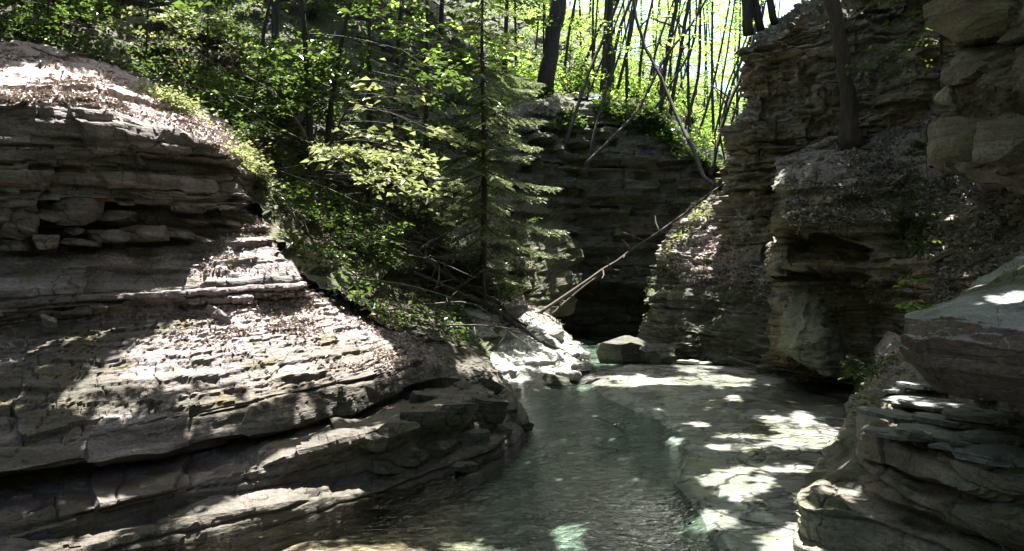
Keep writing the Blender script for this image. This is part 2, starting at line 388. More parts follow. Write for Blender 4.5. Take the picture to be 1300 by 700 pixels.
def water_material():
    m, nt, out = newmat('stream_water'); T = NT(nt)
    tc = T.n('ShaderNodeTexCoord').outputs['Object']
    chop = T.n('ShaderNodeAttribute', attribute_name='chop').outputs['Fac']
    w1 = T.noise(tc, 3.2, 3, 0.5, 0.6, (1.0, 1.9, 1)); w2 = T.noise(tc, 11.0, 3, 0.55, 0.5, (0.8, 1.25, 1)); w3 = T.noise(tc, 26.0, 2, 0.5, 0.2)
    h = T.math('ADD', T.math('MULTIPLY', w1, 0.6), T.math('MULTIPLY', chop, T.math('ADD', T.math('MULTIPLY', w2, 1.7), T.math('MULTIPLY', w3, 0.45))))
    bp = T.n('ShaderNodeBump'); bp.inputs['Strength'].default_value = 1.0; bp.inputs['Distance'].default_value = 0.06
    T.l(h, bp.inputs['Height'])
    fr = T.n('ShaderNodeFresnel'); fr.inputs['IOR'].default_value = 1.36; T.l(bp.outputs[0], fr.inputs['Normal'])
    gl = T.n('ShaderNodeBsdfGlossy'); gl.inputs['Roughness'].default_value = 0.012; T.l(bp.outputs[0], gl.inputs['Normal'])
    tr = T.n('ShaderNodeBsdfTransparent'); tr.inputs['Color'].default_value = (0.82, 0.85, 0.77, 1)
    mx = T.n('ShaderNodeMixShader'); T.l(fr.outputs[0], mx.inputs[0]); T.l(tr.outputs[0], mx.inputs[1]); T.l(gl.outputs[0], mx.inputs[2])
    T.l(mx.outputs[0], out.inputs[0]); return m
M['water'] = water_material()

# ------------------------------------------------------------------ sky, sun, camera
SUN = np.array([0.06, 0.34, 0.94]); SUN /= np.linalg.norm(SUN)
W = bpy.data.worlds.new('World'); SC.world = W; W.use_nodes = True
wn = W.node_tree; wn.nodes.clear()
sky = wn.nodes.new('ShaderNodeTexSky'); sky.sky_type = 'NISHITA'; sky.sun_disc = False
sky.sun_elevation = math.asin(SUN[2]); sky.sun_rotation = math.atan2(SUN[0], SUN[1])
sky.air_density = 1.0; sky.dust_density = 2.5; sky.ozone_density = 1.0
bg = wn.nodes.new('ShaderNodeBackground'); bg.inputs['Strength'].default_value = 0.085
wo = wn.nodes.new('ShaderNodeOutputWorld')
wn.links.new(sky.outputs[0], bg.inputs[0]); wn.links.new(bg.outputs[0], wo.inputs[0])
sl = bpy.data.lights.new('sun', 'SUN'); sl.energy = 5.0; sl.angle = math.radians(0.4); sl.color = (1.0, 0.965, 0.93)
so = bpy.data.objects.new('sun', sl); COL.objects.link(so)
so.rotation_euler = Vector(SUN).to_track_quat('Z', 'Y').to_euler()
cam = bpy.data.cameras.new('camera'); co = bpy.data.objects.new('camera', cam); COL.objects.link(co)
co.location = (0, 0, CAMZ); co.rotation_euler = (math.pi / 2, 0, 0)
cam.lens = 18 / 0.65; cam.sensor_width = 36; cam.clip_end = 2000; cam.clip_start = 0.05
SC.camera = co
SC.view_settings.view_transform = 'Standard'; SC.view_settings.look = 'None'
SC.view_settings.exposure = 2.5; SC.view_settings.gamma = 1.0; SC.view_settings.use_curve_mapping = False
SC.render.engine = 'CYCLES'
cy = SC.cycles
cy.use_denoising = True; cy.max_bounces = 7; cy.diffuse_bounces = 4; cy.glossy_bounces = 3; cy.transmission_bounces = 4; cy.transparent_max_bounces = 8
cy.caustics_reflective = False; cy.caustics_refractive = False; cy.sample_clamp_indirect = 6.0

# ================================================================== TERRAIN
# --- left bank: low ledges, undercut slab, slope, stepped band, recess, bedded cliff, leafy top
def drop(row, dz): return [(a, b + dz * 1000 / Y, Y) for a, b, Y in row]
LW = [(-220, 790, 4.10), (0, 737, 4.65), (160, 700, 5.15), (300, 672, 5.59), (450, 638, 6.25), (560, 607, 7.0), (640, 570, 8.2), (668, 545, 9.3), (655, 515, 11.0)]
L = [
 drop(LW, 0.45),
 LW,
 [(-220, 740, 4.15), (0, 705, 4.7), (160, 676, 5.2), (300, 652, 5.63), (450, 624, 6.3), (560, 592, 7.05), (640, 556, 8.25), (666, 536, 9.4), (654, 508, 11.1)],
 [(-220, 715, 4.5), (0, 690, 5.0), (160, 658, 5.6), (300, 628, 6.02), (450, 601, 6.6), (560, 570, 7.4), (635, 540, 8.6), (660, 525, 9.7), (650, 500, 11.3)],
 [(-220, 690, 4.5), (0, 664, 5.0), (160, 636, 5.6), (300, 604, 6.0), (450, 556, 6.62), (560, 515, 7.5), (628, 500, 8.8), (652, 508, 9.9), (645, 492, 11.5)],
 [(-220, 634, 5.2), (0, 608, 5.8), (175, 585, 6.45), (325, 552, 7.2), (450, 525, 8.0), (540, 491, 9.0), (610, 487, 9.8), (640, 495, 10.6), (638, 486, 12.0)],
 [(-220, 626, 4.75), (0, 600, 5.25), (175, 577, 5.9), (325, 544, 6.65), (450, 517, 7.45), (530, 484, 8.6), (600, 480, 9.7), (632, 488, 10.6), (634, 482, 12.0)],
 [(-220, 590, 4.95), (0, 570, 5.5), (175, 536, 6.1), (325, 507, 6.8), (450, 483, 7.6), (525, 462, 8.7), (595, 462, 9.9), (626, 474, 10.9), (630, 474, 12.2)],
 [(-220, 530, 5.7), (0, 500, 6.3), (175, 470, 6.9), (325, 440, 7.6), (450, 430, 8.5), (520, 440, 9.5), (585, 450, 10.4), (620, 462, 11.2), (625, 464, 12.5)],
 [(-220, 430, 6.4), (0, 414, 7.15), (200, 390, 7.9), (310, 380, 8.4), (390, 376, 9.1), (500, 420, 10.2), (575, 440, 11.1), (612, 450, 11.8), (620, 455, 12.9)],
 [(-220, 410, 6.25), (0, 402, 7.0), (200, 386, 7.75), (310, 376, 8.25), (374, 368, 8.75), (386, 366, 9.6), (392, 364, 10.6), (396, 362, 11.6), (400, 360, 12.6)],
 [(-220, 360, 6.3), (0, 366, 7.05), (200, 356, 7.8), (305, 350, 8.3), (370, 346, 8.85), (382, 350, 9.7), (390, 352, 10.7), (394, 352, 11.7), (398, 352, 12.7)],
 [(-220, 322, 6.7), (0, 322, 7.5), (200, 318, 8.3), (300, 305, 9.0), (350, 310, 9.4), (368, 326, 10.0), (380, 336, 10.9), (386, 340, 11.9), (392, 342, 12.9)],
 [(-220, 300, 7.1), (0, 300, 7.9), (200, 292, 8.7), (300, 280, 9.5), (332, 278, 9.8), (352, 296, 10.4), (366, 310, 11.2), (376, 318, 12.1), (384, 324, 13.0)],
 [(-220, 262, 7.05), (0, 262, 7.85), (200, 270, 8.65), (295, 271, 9.4), (318, 264, 9.7), (334, 270, 10.6), (344, 276, 11.5), (352, 282, 12.4), (360, 290, 13.2)],
 [(-220, 256, 6.55), (0, 258, 7.3), (200, 266, 8.15), (294, 267, 8.95), (312, 260, 9.3), (328, 262, 10.3), (338, 266, 11.3), (346, 270, 12.3), (354, 276, 13.2)],
 [(-220, 120, 6.6), (0, 134, 7.35), (120, 140, 7.9), (285, 205, 9.05), (308, 214, 9.4), (326, 216, 10.4), (336, 218, 11.4), (344, 220, 12.4), (352, 224, 13.2)],
 [(-220, 105, 6.9), (0, 122, 7.6), (115, 126, 8.2), (268, 186, 9.4), (306, 202, 9.7), (322, 202, 10.7), (332, 204, 11.6), (340, 208, 12.5), (348, 212, 13.3)],
 [(-220, 75, 8.0), (0, 86, 8.7), (120, 96, 9.2), (240, 148, 10.0), (298, 184, 10.4), (316, 186, 11.2), (326, 190, 12.0), (334, 194, 12.8), (342, 198, 13.5)],
 [(-220, 45, 9.2), (0, 52, 10.0), (110, 72, 10.4), (215, 118, 10.9), (294, 166, 11.1), (310, 172, 11.8), (322, 176, 12.4), (330, 180, 13.1), (338, 184, 13.8)],
]
def left_beds(z):
    if z < 0.10: return (0.06, 0.16)
    if z < 0.34: return (0.26, 0.34)
    if z < 1.35: return (0.018, 0.055)
    if z < 2.1: return (0.07, 0.2)
    return (0.02, 0.15)
mv = len(L)
ampL = [.03, .03, .035, .03, .05, .03, .04, .05, .035, .03, .08, .08, .05, .09, .10, .10, .10, .05, .03, .03]
terL = [0, 0, .4, .7, .6, .6, .3, .6, 1.0, .9, .3, .6, .9, .6, .3, .2, .4, .8, .6, .4]
litL = [0, 0, 0, 0, 0, .2, 0, .05, .42, .55, .1, .15, .42, .15, 0, 0, .05, .55, .95, .8]
mosL = [0, .2, .3, .3, .35, .5, 0, .3, .45, .5, .2, .3, .6, .4, 0, 0, .1, .3, .2, .5]
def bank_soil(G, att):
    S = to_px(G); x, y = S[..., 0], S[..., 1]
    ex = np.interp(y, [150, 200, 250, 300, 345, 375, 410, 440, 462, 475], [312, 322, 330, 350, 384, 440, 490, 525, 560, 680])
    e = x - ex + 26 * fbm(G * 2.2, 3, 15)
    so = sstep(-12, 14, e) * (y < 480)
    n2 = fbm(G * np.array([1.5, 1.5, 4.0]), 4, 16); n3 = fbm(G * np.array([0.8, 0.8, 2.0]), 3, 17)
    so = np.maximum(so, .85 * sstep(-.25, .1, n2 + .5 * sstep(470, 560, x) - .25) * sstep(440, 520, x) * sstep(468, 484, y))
    so = np.maximum(so, .72 * sstep(-.3, .15, n3) * np.maximum(sstep(420, 300, x) * sstep(395, 430, y), sstep(470, 520, y + .12 * x - 40) ))  # green film plus painted shade, darkening the slab and lower ledges
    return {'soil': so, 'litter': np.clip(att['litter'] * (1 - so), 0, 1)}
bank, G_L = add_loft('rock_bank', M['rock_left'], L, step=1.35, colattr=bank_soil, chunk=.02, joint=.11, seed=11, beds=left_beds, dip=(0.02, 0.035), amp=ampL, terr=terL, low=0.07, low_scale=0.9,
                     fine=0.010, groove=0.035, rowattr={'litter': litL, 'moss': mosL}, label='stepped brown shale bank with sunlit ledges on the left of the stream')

# --- wooded slope behind the left bank
Hs = [
 [(-260, 70, 9.0), (0, 66, 9.9), (100, 82, 10.3), (205, 126, 10.8), (282, 172, 10.9), (308, 236, 10.0), (348, 318, 9.5), (392, 366, 9.35), (494, 422, 10.2), (580, 455, 11.9), (622, 452, 13.6), (665, 398, 19.0), (730, 400, 22.5)],
 [(-260, 0, 12), (0, 10, 12), (100, 24, 12.4), (205, 62, 13), (296, 104, 13.3), (352, 160, 13.5), (405, 240, 13.3), (455, 305, 13.4), (525, 360, 14.2), (585, 385, 15.6), (630, 370, 18), (675, 330, 21.4), (735, 320, 24)],
 [(-260, -150, 16), (0, -110, 16), (100, -90, 16.6), (205, -62, 17.2), (305, 0, 17.8), (370, 50, 18.2), (430, 110, 18.6), (485, 160, 19.2), (545, 200, 20.2), (595, 215, 21.6), (642, 210, 23.4), (688, 195, 25.2), (740, 165, 27)],
 [(-260, -480, 24), (0, -420, 24), (100, -380, 25), (205, -330, 26), (310, -250, 27), (380, -180, 27.6), (445, -110, 28.2), (510, -50, 29), (570, 0, 30), (615, 30, 31), (660, 60, 32), (705, 75, 33.5), (760, 90, 35)],
 [(-260, -700, 36), (0, -640, 36), (100, -600, 37), (205, -520, 38), (310, -430, 40), (380, -350, 41), (445, -280, 42), (510, -200, 43.5), (570, -130, 45), (615, -80, 46.5), (660, -40, 48), (705, 0, 50), (780, 30, 52)],
]
hill, G_H = add_loft('wooded_slope', M['soil'], Hs, step=3.0, seed=21, beds=(0.1, 0.4), amp=0.10, terr=0.3, low=0.3, low_scale=0.5, fine=0.03, groove=0.0,
                     rowattr={'litter': [.6, .5, .5, .5, .5], 'moss': .6}, row_cubic=True, label='steep shaded forest slope above the left bank')

# --- back cliff closing the gorge, with the forest floor above it
BC = [
 [(570, 440, 21), (640, 440, 22.5), (700, 440, 24.3), (760, 440, 25.3), (830, 440, 25.3), (900, 440, 24.6), (980, 440, 23.5)],
 [(570, 425, 21), (640, 424, 22.5), (700, 422, 24.3), (760, 421, 25.5), (830, 421, 25.5), (900, 423, 24.6), (980, 425, 23.5)],
 [(570, 400, 21), (640, 392, 22.6), (700, 388, 24.6), (760, 386, 26.0), (830, 384, 26.0), (900, 386, 24.8), (980, 400, 23.5)],
 [(570, 380, 20.8), (640, 370, 22.3), (700, 366, 23.6), (760, 362, 24.6), (830, 360, 24.6), (900, 362, 24.2), (980, 370, 23.3)],
 [(572, 300, 21.2), (640, 295, 22.7), (700, 290, 24.0), (760, 286, 25.0), (830, 284, 25.0), (900, 290, 24.5), (980, 310, 23.5)],
 [(576, 210, 21.8), (645, 200, 23.2), (700, 195, 24.4), (760, 190, 25.3), (830, 192, 25.3), (895, 225, 24.8), (975, 262, 24.0)],
 [(580, 165, 22.4), (650, 150, 23.8), (705, 136, 25.0), (760, 130, 25.8), (825, 142, 25.9), (890, 196, 25.3), (970, 245, 24.4)],
 [(585, 150, 23.2), (655, 138, 24.6), (708, 124, 26.0), (762, 118, 26.8), (825, 132, 26.9), (888, 186, 26.3), (970, 238, 25.2)],
]
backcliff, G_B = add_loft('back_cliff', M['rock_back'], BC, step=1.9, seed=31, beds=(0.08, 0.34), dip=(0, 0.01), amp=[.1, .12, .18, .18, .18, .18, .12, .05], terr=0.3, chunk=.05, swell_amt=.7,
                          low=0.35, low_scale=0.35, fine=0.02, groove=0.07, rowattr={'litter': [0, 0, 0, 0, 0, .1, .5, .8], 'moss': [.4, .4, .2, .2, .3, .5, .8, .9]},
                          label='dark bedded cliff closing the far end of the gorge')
def xyz(x, y, z): return (x, y, z)
FF = [
 [(-2.2, 23.2, 6.5), (0.2, 24.7, 6.9), (1.5, 26.0, 7.6), (3.0, 26.8, 7.9), (4.7, 26.9, 7.5), (6.3, 26.3, 6.0), (8.2, 25.3, 4.8), (12, 24.5, 5.5), (24, 24, 9)],
 [(-2.4, 26.0, 8.4), (0.2, 28.0, 8.8), (1.6, 30.0, 9.0), (3.4, 31.0, 9.1), (5.5, 31.0, 8.6), (7.8, 30.5, 7.2), (10.5, 30, 6.6), (15, 30, 8), (28, 30, 10)],
 [(-3.0, 33, 11.2), (0.0, 34, 11.0), (2.0, 36, 11.0), (4.5, 37, 10.6), (7.5, 37, 9.6), (10.5, 37, 8.6), (14, 37, 8.4), (19, 37, 9.5), (34, 36, 12)],
 [(-4, 45, 16), (0, 46, 15.2), (3, 47, 14.6), (7, 48, 13.6), (11, 48, 12.2), (15, 48, 11), (19, 48, 11), (25, 48, 12), (42, 46, 15)],
 [(-6, 66, 24), (0, 66, 22), (5, 66, 21), (11, 66, 19.5), (17, 66, 17.5), (23, 66, 16), (29, 66, 16), (36, 66, 17), (56, 62, 20)],
]
floor, G_F = add_loft('forest_floor', M['soil'], FF, step=0.12, seed=41, beds=(0.3, 0.6), amp=0.02, terr=0.0, low=0.35, low_scale=0.4, fine=0.03, groove=0.0,
                      rowattr={'litter': [.5, .45, .4, .4, .4], 'moss': .9}, row_cubic=True, wpos=True, label='mossy forest floor rising behind the back cliff')

# --- rock buttress in the middle of the gorge
BT = [
 [(855, 470, 24), (815, 470, 20.4), (850, 480, 18.4), (890, 485, 17.0), (935, 490, 15.7), (1005, 500, 13.8), (1080, 505, 13)],
 [(850, 440, 24), (812, 440, 20.2), (848, 452, 18.0), (888, 458, 16.8), (932, 466, 15.5), (1004, 480, 13.8), (1080, 485, 13)],
 [(850, 392, 24), (816, 388, 20.0), (850, 396, 18.4), (892, 402, 17.2), (936, 410, 16.0), (1006, 424, 14.3), (1080, 430, 13.4)],
 [(862, 330, 24), (836, 326, 20.0), (866, 336, 18.9), (900, 346, 17.9), (940, 352, 16.8), (1006, 362, 15.0), (1080, 370, 14)],
 [(890, 290, 24), (868, 284, 20.3), (884, 292, 19.5), (910, 300, 18.7), (946, 305, 17.6), (1008, 312, 15.6), (1080, 320, 14.6)],
 [(915, 262, 24), (900, 254, 20.8), (908, 258, 20.4), (924, 262, 19.8), (950, 268, 18.6), (1008, 270, 16.4), (1080, 275, 15.2)],
 [(930, 250, 24), (915, 242, 21.6), (920, 240, 21.4), (934, 240, 21.0), (955, 240, 20.0), (1008, 235, 17.6), (1080, 235, 16.0)],
]
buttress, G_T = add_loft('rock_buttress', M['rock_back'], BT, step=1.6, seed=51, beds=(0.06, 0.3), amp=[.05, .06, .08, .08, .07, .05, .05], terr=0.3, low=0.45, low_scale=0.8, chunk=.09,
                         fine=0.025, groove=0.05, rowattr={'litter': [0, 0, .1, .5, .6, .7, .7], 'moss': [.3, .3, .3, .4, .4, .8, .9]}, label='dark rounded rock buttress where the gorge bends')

# --- tall right cliff
RC = [
 [(1010, 480, 25), (945, 480, 17.2), (1000, 485, 16.4), (1060, 485, 15.7), (1130, 480, 15.3), (1200, 470, 14.9), (1330, 460, 13.0), (1500, 450, 11.5)],
 [(1005, 330, 25), (930, 330, 17.2), (995, 330, 16.3), (1060, 330, 15.7), (1130, 330, 15.3), (1200, 320, 14.9), (1330, 310, 13.0), (1500, 300, 11.5)],
 [(1000, 220, 25), (928, 222, 17.0), (990, 215, 16.3), (1060, 215, 15.8), (1130, 210, 15.3), (1200, 200, 14.9), (1330, 190, 13.0), (1500, 180, 11.5)],
 [(1000, 140, 25), (940, 140, 17.0), (996, 135, 16.4), (1060, 130, 15.9), (1130, 125, 15.4), (1200, 120, 15.0), (1330, 100, 13.1), (1500, 90, 11.6)],
 [(1000, 80, 25), (941, 78, 17.1), (1000, 66, 16.5), (1062, 60, 15.8), (1130, 50, 15.4), (1200, 40, 15.0), (1330, 20, 13.2), (1500, 0, 11.7)],
 [(1002, 60, 25), (944, 55, 17.3), (1002, 34, 16.8), (1064, 8, 16.0), (1130, -40, 15.5), (1200, -80, 15.1), (1330, -130, 13.3), (1500, -180, 11.8)],
 [(1010, 40, 28), (958, 44, 18.6), (1012, 22, 18.0), (1070, -10, 17.2), (1134, -80, 16.4), (1204, -130, 16.0), (1340, -200, 14.4), (1520, -260, 13.0)],
 [(1060, -20, 40), (1060, -20, 34), (1120, -60, 33), (1180, -100, 32), (1240, -160, 31), (1320, -230, 30), (1500, -330, 28), (1750, -420, 27)],
]
rcliff, G_R = add_loft('right_cliff', M['rock_right'], RC, step=1.7, seed=61, beds=lambda z: (0.05, 0.14) if math.sin(z * 2.1) > 0.2 else (0.25, 0.6), dip=(0.03, 0.0), amp=[.1, .13, .13, .14, .15, .15, .1, .05], terr=.3, low=0.6, low_scale=0.6, chunk=.11, joint=.2, swell_amt=.7,
                       fine=0.018, groove=0.06, rowattr={'litter': [0, 0, .05, 0, 0, .05, .6, .7], 'moss': [.3, .3, .3, .3, .2, .4, .7, .8]}, label='tall grey bedded cliff on the right of the gorge')

# --- leaf-strewn scree, band ledge and pale bulge below it
SR = [
 [(955, 492, 14.2), (1000, 492, 13.5), (1060, 494, 13.2), (1110, 490, 12.8), (1180, 470, 11), (1260, 450, 8.8), (1340, 440, 7.2), (1460, 430, 6)],
 [(960, 470, 14.3), (1003, 472, 13.9), (1060, 482, 13.3), (1110, 478, 12.9), (1180, 455, 11), (1260, 430, 8.9), (1340, 420, 7.3), (1460, 410, 6)],
 [(975, 440, 13.9), (992, 446, 12.9), (1058, 474, 13.3), (1108, 466, 13.0), (1178, 440, 10.9), (1260, 415, 8.9), (1340, 400, 7.3), (1460, 390, 6)],
 [(978, 400, 13.9), (1002, 400, 13.0), (1058, 425, 13.4), (1108, 430, 13.1), (1178, 420, 10.8), (1260, 400, 8.9), (1340, 382, 7.3), (1460, 370, 6)],
 [(980, 360, 14.0), (1018, 364, 13.4), (1060, 378, 13.5), (1110, 394, 13.1), (1180, 400, 10.8), (1260, 376, 8.9), (1340, 360, 7.4), (1460, 350, 6)],
 [(978, 346, 14.2), (1010, 346, 13.8), (1060, 352, 13.6), (1110, 372, 13.0), (1180, 380, 10.9), (1260, 360, 9.0), (1340, 340, 7.5), (1460, 330, 6.1)],
 [(976, 334, 13.6), (988, 334, 12.9), (1050, 334, 12.7), (1110, 352, 12.3), (1180, 366, 10.8), (1260, 345, 9.1), (1340, 322, 7.5), (1460, 310, 6.1)],
 [(975, 312, 13.8), (990, 310, 13.2), (1058, 316, 13.0), (1118, 330, 12.5), (1180, 342, 11.2), (1260, 325, 9.4), (1340, 296, 7.8), (1460, 280, 6.3)],
 [(980, 300, 14.2), (1010, 304, 13.7), (1060, 312, 13.3), (1120, 325, 12.7), (1180, 334, 11.4), (1260, 315, 9.6), (1340, 284, 8.0), (1460, 270, 6.4)],
 [(985, 290, 13.5), (1014, 292, 12.8), (1060, 304, 12.5), (1120, 320, 12.2), (1180, 326, 11.5), (1260, 306, 9.7), (1340, 275, 8.1), (1460, 260, 6.5)],
 [(985, 264, 13.5), (1012, 262, 12.9), (1060, 268, 12.7), (1120, 282, 12.4), (1180, 300, 11.7), (1260, 286, 10), (1340, 250, 8.4), (1460, 240, 6.8)],
 [(984, 225, 14.7), (1010, 222, 14.3), (1060, 215, 14.0), (1120, 215, 13.7), (1180, 225, 12.8), (1260, 230, 11), (1340, 210, 9.2), (1460, 200, 7.4)],
 [(984, 196, 16.6), (1010, 190, 16.0), (1060, 168, 15.7), (1120, 158, 15.3), (1180, 148, 15.0), (1260, 150, 13.6), (1340, 150, 12.6), (1460, 150, 11)],
]
scree, G_S = add_loft('scree_slope', M['rock_right'], SR, step=1.5, seed=71, beds=lambda z: (0.05, 0.12) if z < 2.1 else (0.12, 0.35), dip=(0.04, -0.02),
                      amp=[.02, .05, .06, .04, .05, .1, .12, .10, .1, .12, .12, .05, .03], terr=[0, 0, 0, 0, .3, .5, .6, .7, .6, .6, .7, .4, .3], low=0.22, low_scale=0.9, fine=0.018, groove=0.045,
                      chunk=.035, rowattr={'litter': [0, 0, 0, 0, .2, .2, .2, .4, .2, .05, .3, .62, .6], 'moss': [.1, .3, .5, .5, .3, .2, .3, .5, .3, .4, .6, .3, .3]},
                      label='leaf strewn scree and overhanging ledges under the right cliff')

# --- near right cliff
NR = [
 [(1320, 275, 11.5), (1212, 214, 9.4), (1250, 232, 8.6), (1320, 262, 7.6), (1430, 300, 6.6), (1560, 330, 5.6)],
 [(1300, 230, 11.5), (1196, 198, 9.2), (1248, 218, 8.2), (1320, 240, 7.4), (1430, 270, 6.4), (1560, 300, 5.5)],
 [(1296, 190, 11.5), (1194, 160, 9.2), (1246, 158, 8.2), (1320, 165, 7.4), (1430, 180, 6.4), (1560, 200, 5.5)],
 [(1300, 150, 11.6), (1212, 146, 9.5), (1252, 146, 8.8), (1320, 150, 7.8), (1430, 150, 6.6), (1560, 160, 5.6)],
 [(1298, 110, 11.6), (1200, 112, 9.3), (1246, 110, 8.3), (1320, 106, 7.4), (1430, 100, 6.4), (1560, 90, 5.5)],
 [(1292, 74, 11.6), (1194, 82, 9.3), (1244, 72, 8.3), (1320, 64, 7.4), (1430, 50, 6.4), (1560, 30, 5.5)],
 [(1300, 60, 11.7), (1216, 60, 9.6), (1254, 56, 8.8), (1320, 52, 7.8), (1430, 36, 6.6), (1560, 10, 5.6)],
 [(1305, 40, 11.7), (1216, 46, 9.4), (1248, 52, 8.2), (1320, 40, 7.3), (1430, 20, 6.3), (1560, -10, 5.4)],
 [(1310, 0, 11.7), (1212, 4, 9.3), (1248, -4, 8.1), (1320, -20, 7.2), (1430, -60, 6.2), (1560, -120, 5.3)],
 [(1310, -60, 11.8), (1216, -60, 9.5), (1254, -80, 8.4), (1320, -110, 7.6), (1430, -170, 6.6), (1560, -260, 5.7)],
 [(1340, -160, 13), (1300, -170, 12), (1350, -190, 11.5), (1430, -240, 10.5), (1560, -320, 9.6), (1760, -420, 8.8)],
]
ncliff, G_N = add_loft('near_cliff', M['rock_near'], NR, step=1.6, seed=81, beds=(0.10, 0.34), dip=(0.03, 0), amp=[.05, .07, .08, .08, .08, .08, .07, .08, .08, .08, .05], terr=.3, low=0.06, low_scale=1.1, chunk=.04, joint=.16,
                       fine=0.018, groove=0.05, block=3.5, rowattr={'litter': [.2, 0, 0, .1, 0, 0, .1, 0, 0, .3, .6], 'moss': .3}, label='brown blocky cliff at the upper right')

# --- near right ledges
NL = [
 [(1085, 515, 11.6), (1058, 590, 8.0), (1030, 640, 6.3), (1020, 745, 5.0), (1110, 775, 4.7), (1200, 800, 4.3), (1300, 840, 3.8), (1450, 900, 3.3)],
 [(1084, 505, 11.6), (1060, 574, 8.0), (1022, 620, 6.3), (1024, 700, 4.95), (1100, 712, 4.65), (1195, 740, 4.25), (1300, 770, 3.75), (1450, 830, 3.25)],
 [(1084, 500, 11.6), (1062, 560, 8.0), (1026, 606, 6.3), (1016, 642, 5.0), (1082, 654, 4.8), (1190, 688, 4.35), (1300, 725, 3.8), (1450, 775, 3.3)],
 [(1090, 494, 11.7), (1072, 544, 8.1), (1058, 592, 6.5), (1064, 606, 5.8), (1126, 642, 5.15), (1192, 668, 4.7), (1300, 694, 4.1), (1450, 735, 3.5)],
 [(1091, 490, 11.6), (1077, 538, 8.0), (1078, 580, 6.4), (1102, 600, 5.6), (1128, 634, 5.0), (1196, 656, 4.45), (1300, 682, 3.85), (1450, 722, 3.3)],
 [(1093, 485, 11.6), (1082, 528, 8.0), (1088, 560, 6.5), (1114, 594, 5.4), (1148, 616, 4.95), (1200, 642, 4.42), (1300, 665, 3.8), (1450, 702, 3.3)],
 [(1095, 481, 11.7), (1086, 522, 8.1), (1094, 550, 6.6), (1116, 586, 5.6), (1152, 603, 5.15), (1206, 620, 4.7), (1300, 636, 4.1), (1450, 668, 3.45)],
 [(1096, 479, 11.6), (1087, 518, 8.0), (1092, 546, 6.5), (1110, 580, 5.4), (1152, 597, 4.95), (1205, 612, 4.4), (1300, 628, 3.8), (1450, 652, 3.25)],
 [(1099, 472, 11.6), (1091, 512, 8.0), (1094, 528, 6.7), (1108, 552, 5.45), (1156, 564, 5.0), (1210, 574, 4.45), (1300, 598, 3.8), (1450, 620, 3.25)],
 [(1106, 462, 11.8), (1104, 490, 8.5), (1112, 494, 7.4), (1134, 482, 6.8), (1176, 488, 6.4), (1232, 500, 5.9), (1310, 520, 5.3), (1450, 540, 4.4)],
 [(1112, 446, 12.0), (1116, 464, 9.0), (1124, 458, 8.0), (1146, 442, 7.4), (1190, 430, 6.9), (1250, 420, 6.3), (1320, 410, 5.7), (1450, 400, 4.8)],
 [(1130, 420, 12.2), (1150, 430, 9.8), (1160, 415, 8.8), (1180, 400, 8.2), (1220, 385, 7.6), (1270, 365, 7.0), (1340, 345, 6.4), (1450, 320, 5.8)],
]
nledge, G_NL = add_loft('rock_ledges', M['rock_near'], NL, step=1.4, seed=93, beds=lambda z: (0.10, 0.24) if z < 0.75 else (0.025, 0.07), dip=(0.03, 0.02),
                        amp=[.03, .05, .05, .03, .05, .06, .05, .05, .05, .03, .03, .03], terr=[0, 0, .3, .5, .3, .3, .3, .3, .6, .9, .5, .5], low=0.06, low_scale=1.4, fine=0.012, groove=0.03,
                        rowattr={'litter': [0, 0, 0, .1, 0, 0, 0, 0, 0, .1, .5, .6], 'moss': [.2, .3, .5, .2, .4, .6, .5, .5, .6, .1, .5, .5]}, label='undercut mossy rock ledges at the lower right')

# --- cascade shelves
CS = [
 [(545, 520, 11.0), (590, 516, 11.6), (640, 512, 11.9), (682, 506, 12.4), (722, 500, 13.1), (765, 494, 13.8)],
 [(545, 490, 11.2), (596, 492, 12.0), (640, 496, 12.2), (682, 489, 12.8), (722, 486, 13.3), (760, 482, 14.0)],
 [(550, 470, 11.8), (592, 474, 12.6), (632, 480, 12.9), (672, 478, 13.3), (712, 477, 13.8), (752, 476, 14.4)],
 [(552, 450, 12.6), (590, 452, 13.3), (630, 460, 13.6), (670, 464, 14.1), (712, 466, 14.7), (752, 470, 15.2)],
 [(556, 425, 13.6), (598, 424, 14.3), (640, 432, 14.8), (680, 442, 15.3), (716, 450, 15.9), (752, 463, 16.4)],
 [(570, 396, 14.9), (610, 398, 15.6), (650, 404, 16.1), (686, 414, 16.7), (718, 430, 17.2), (750, 456, 17.6)],
 [(586, 380, 16.6), (624, 382, 17.3), (660, 386, 17.8), (692, 398, 18.3), (718, 418, 18.8), (748, 450, 19.2)],
 [(596, 380, 18.2), (632, 384, 19.0), (668, 392, 19.6), (700, 412, 20.2), (722, 436, 20.6), (752, 462, 20.8)],
 [(600, 420, 19.2), (640, 420, 20.2), (674, 420, 20.8), (706, 440, 21.2), (730, 460, 21.4), (756, 480, 21.4)],
]
cascade, G_C = add_loft('cascade_shelves', M['rock_pale'], CS, step=1.2, seed=101, beds=(0.04, 0.12), dip=(-0.06, 0.0), amp=.06, terr=1.0, low=0.10, low_scale=1.3, fine=0.012, groove=0.03,
                        rowattr={'litter': [0, 0, 0, .05, .1, .2, .45, .6, .6], 'moss': [.3, .2, .1, .1, .1, .15, .4, .5, .5]}, label='pale stepped rock shelves left of the pool')

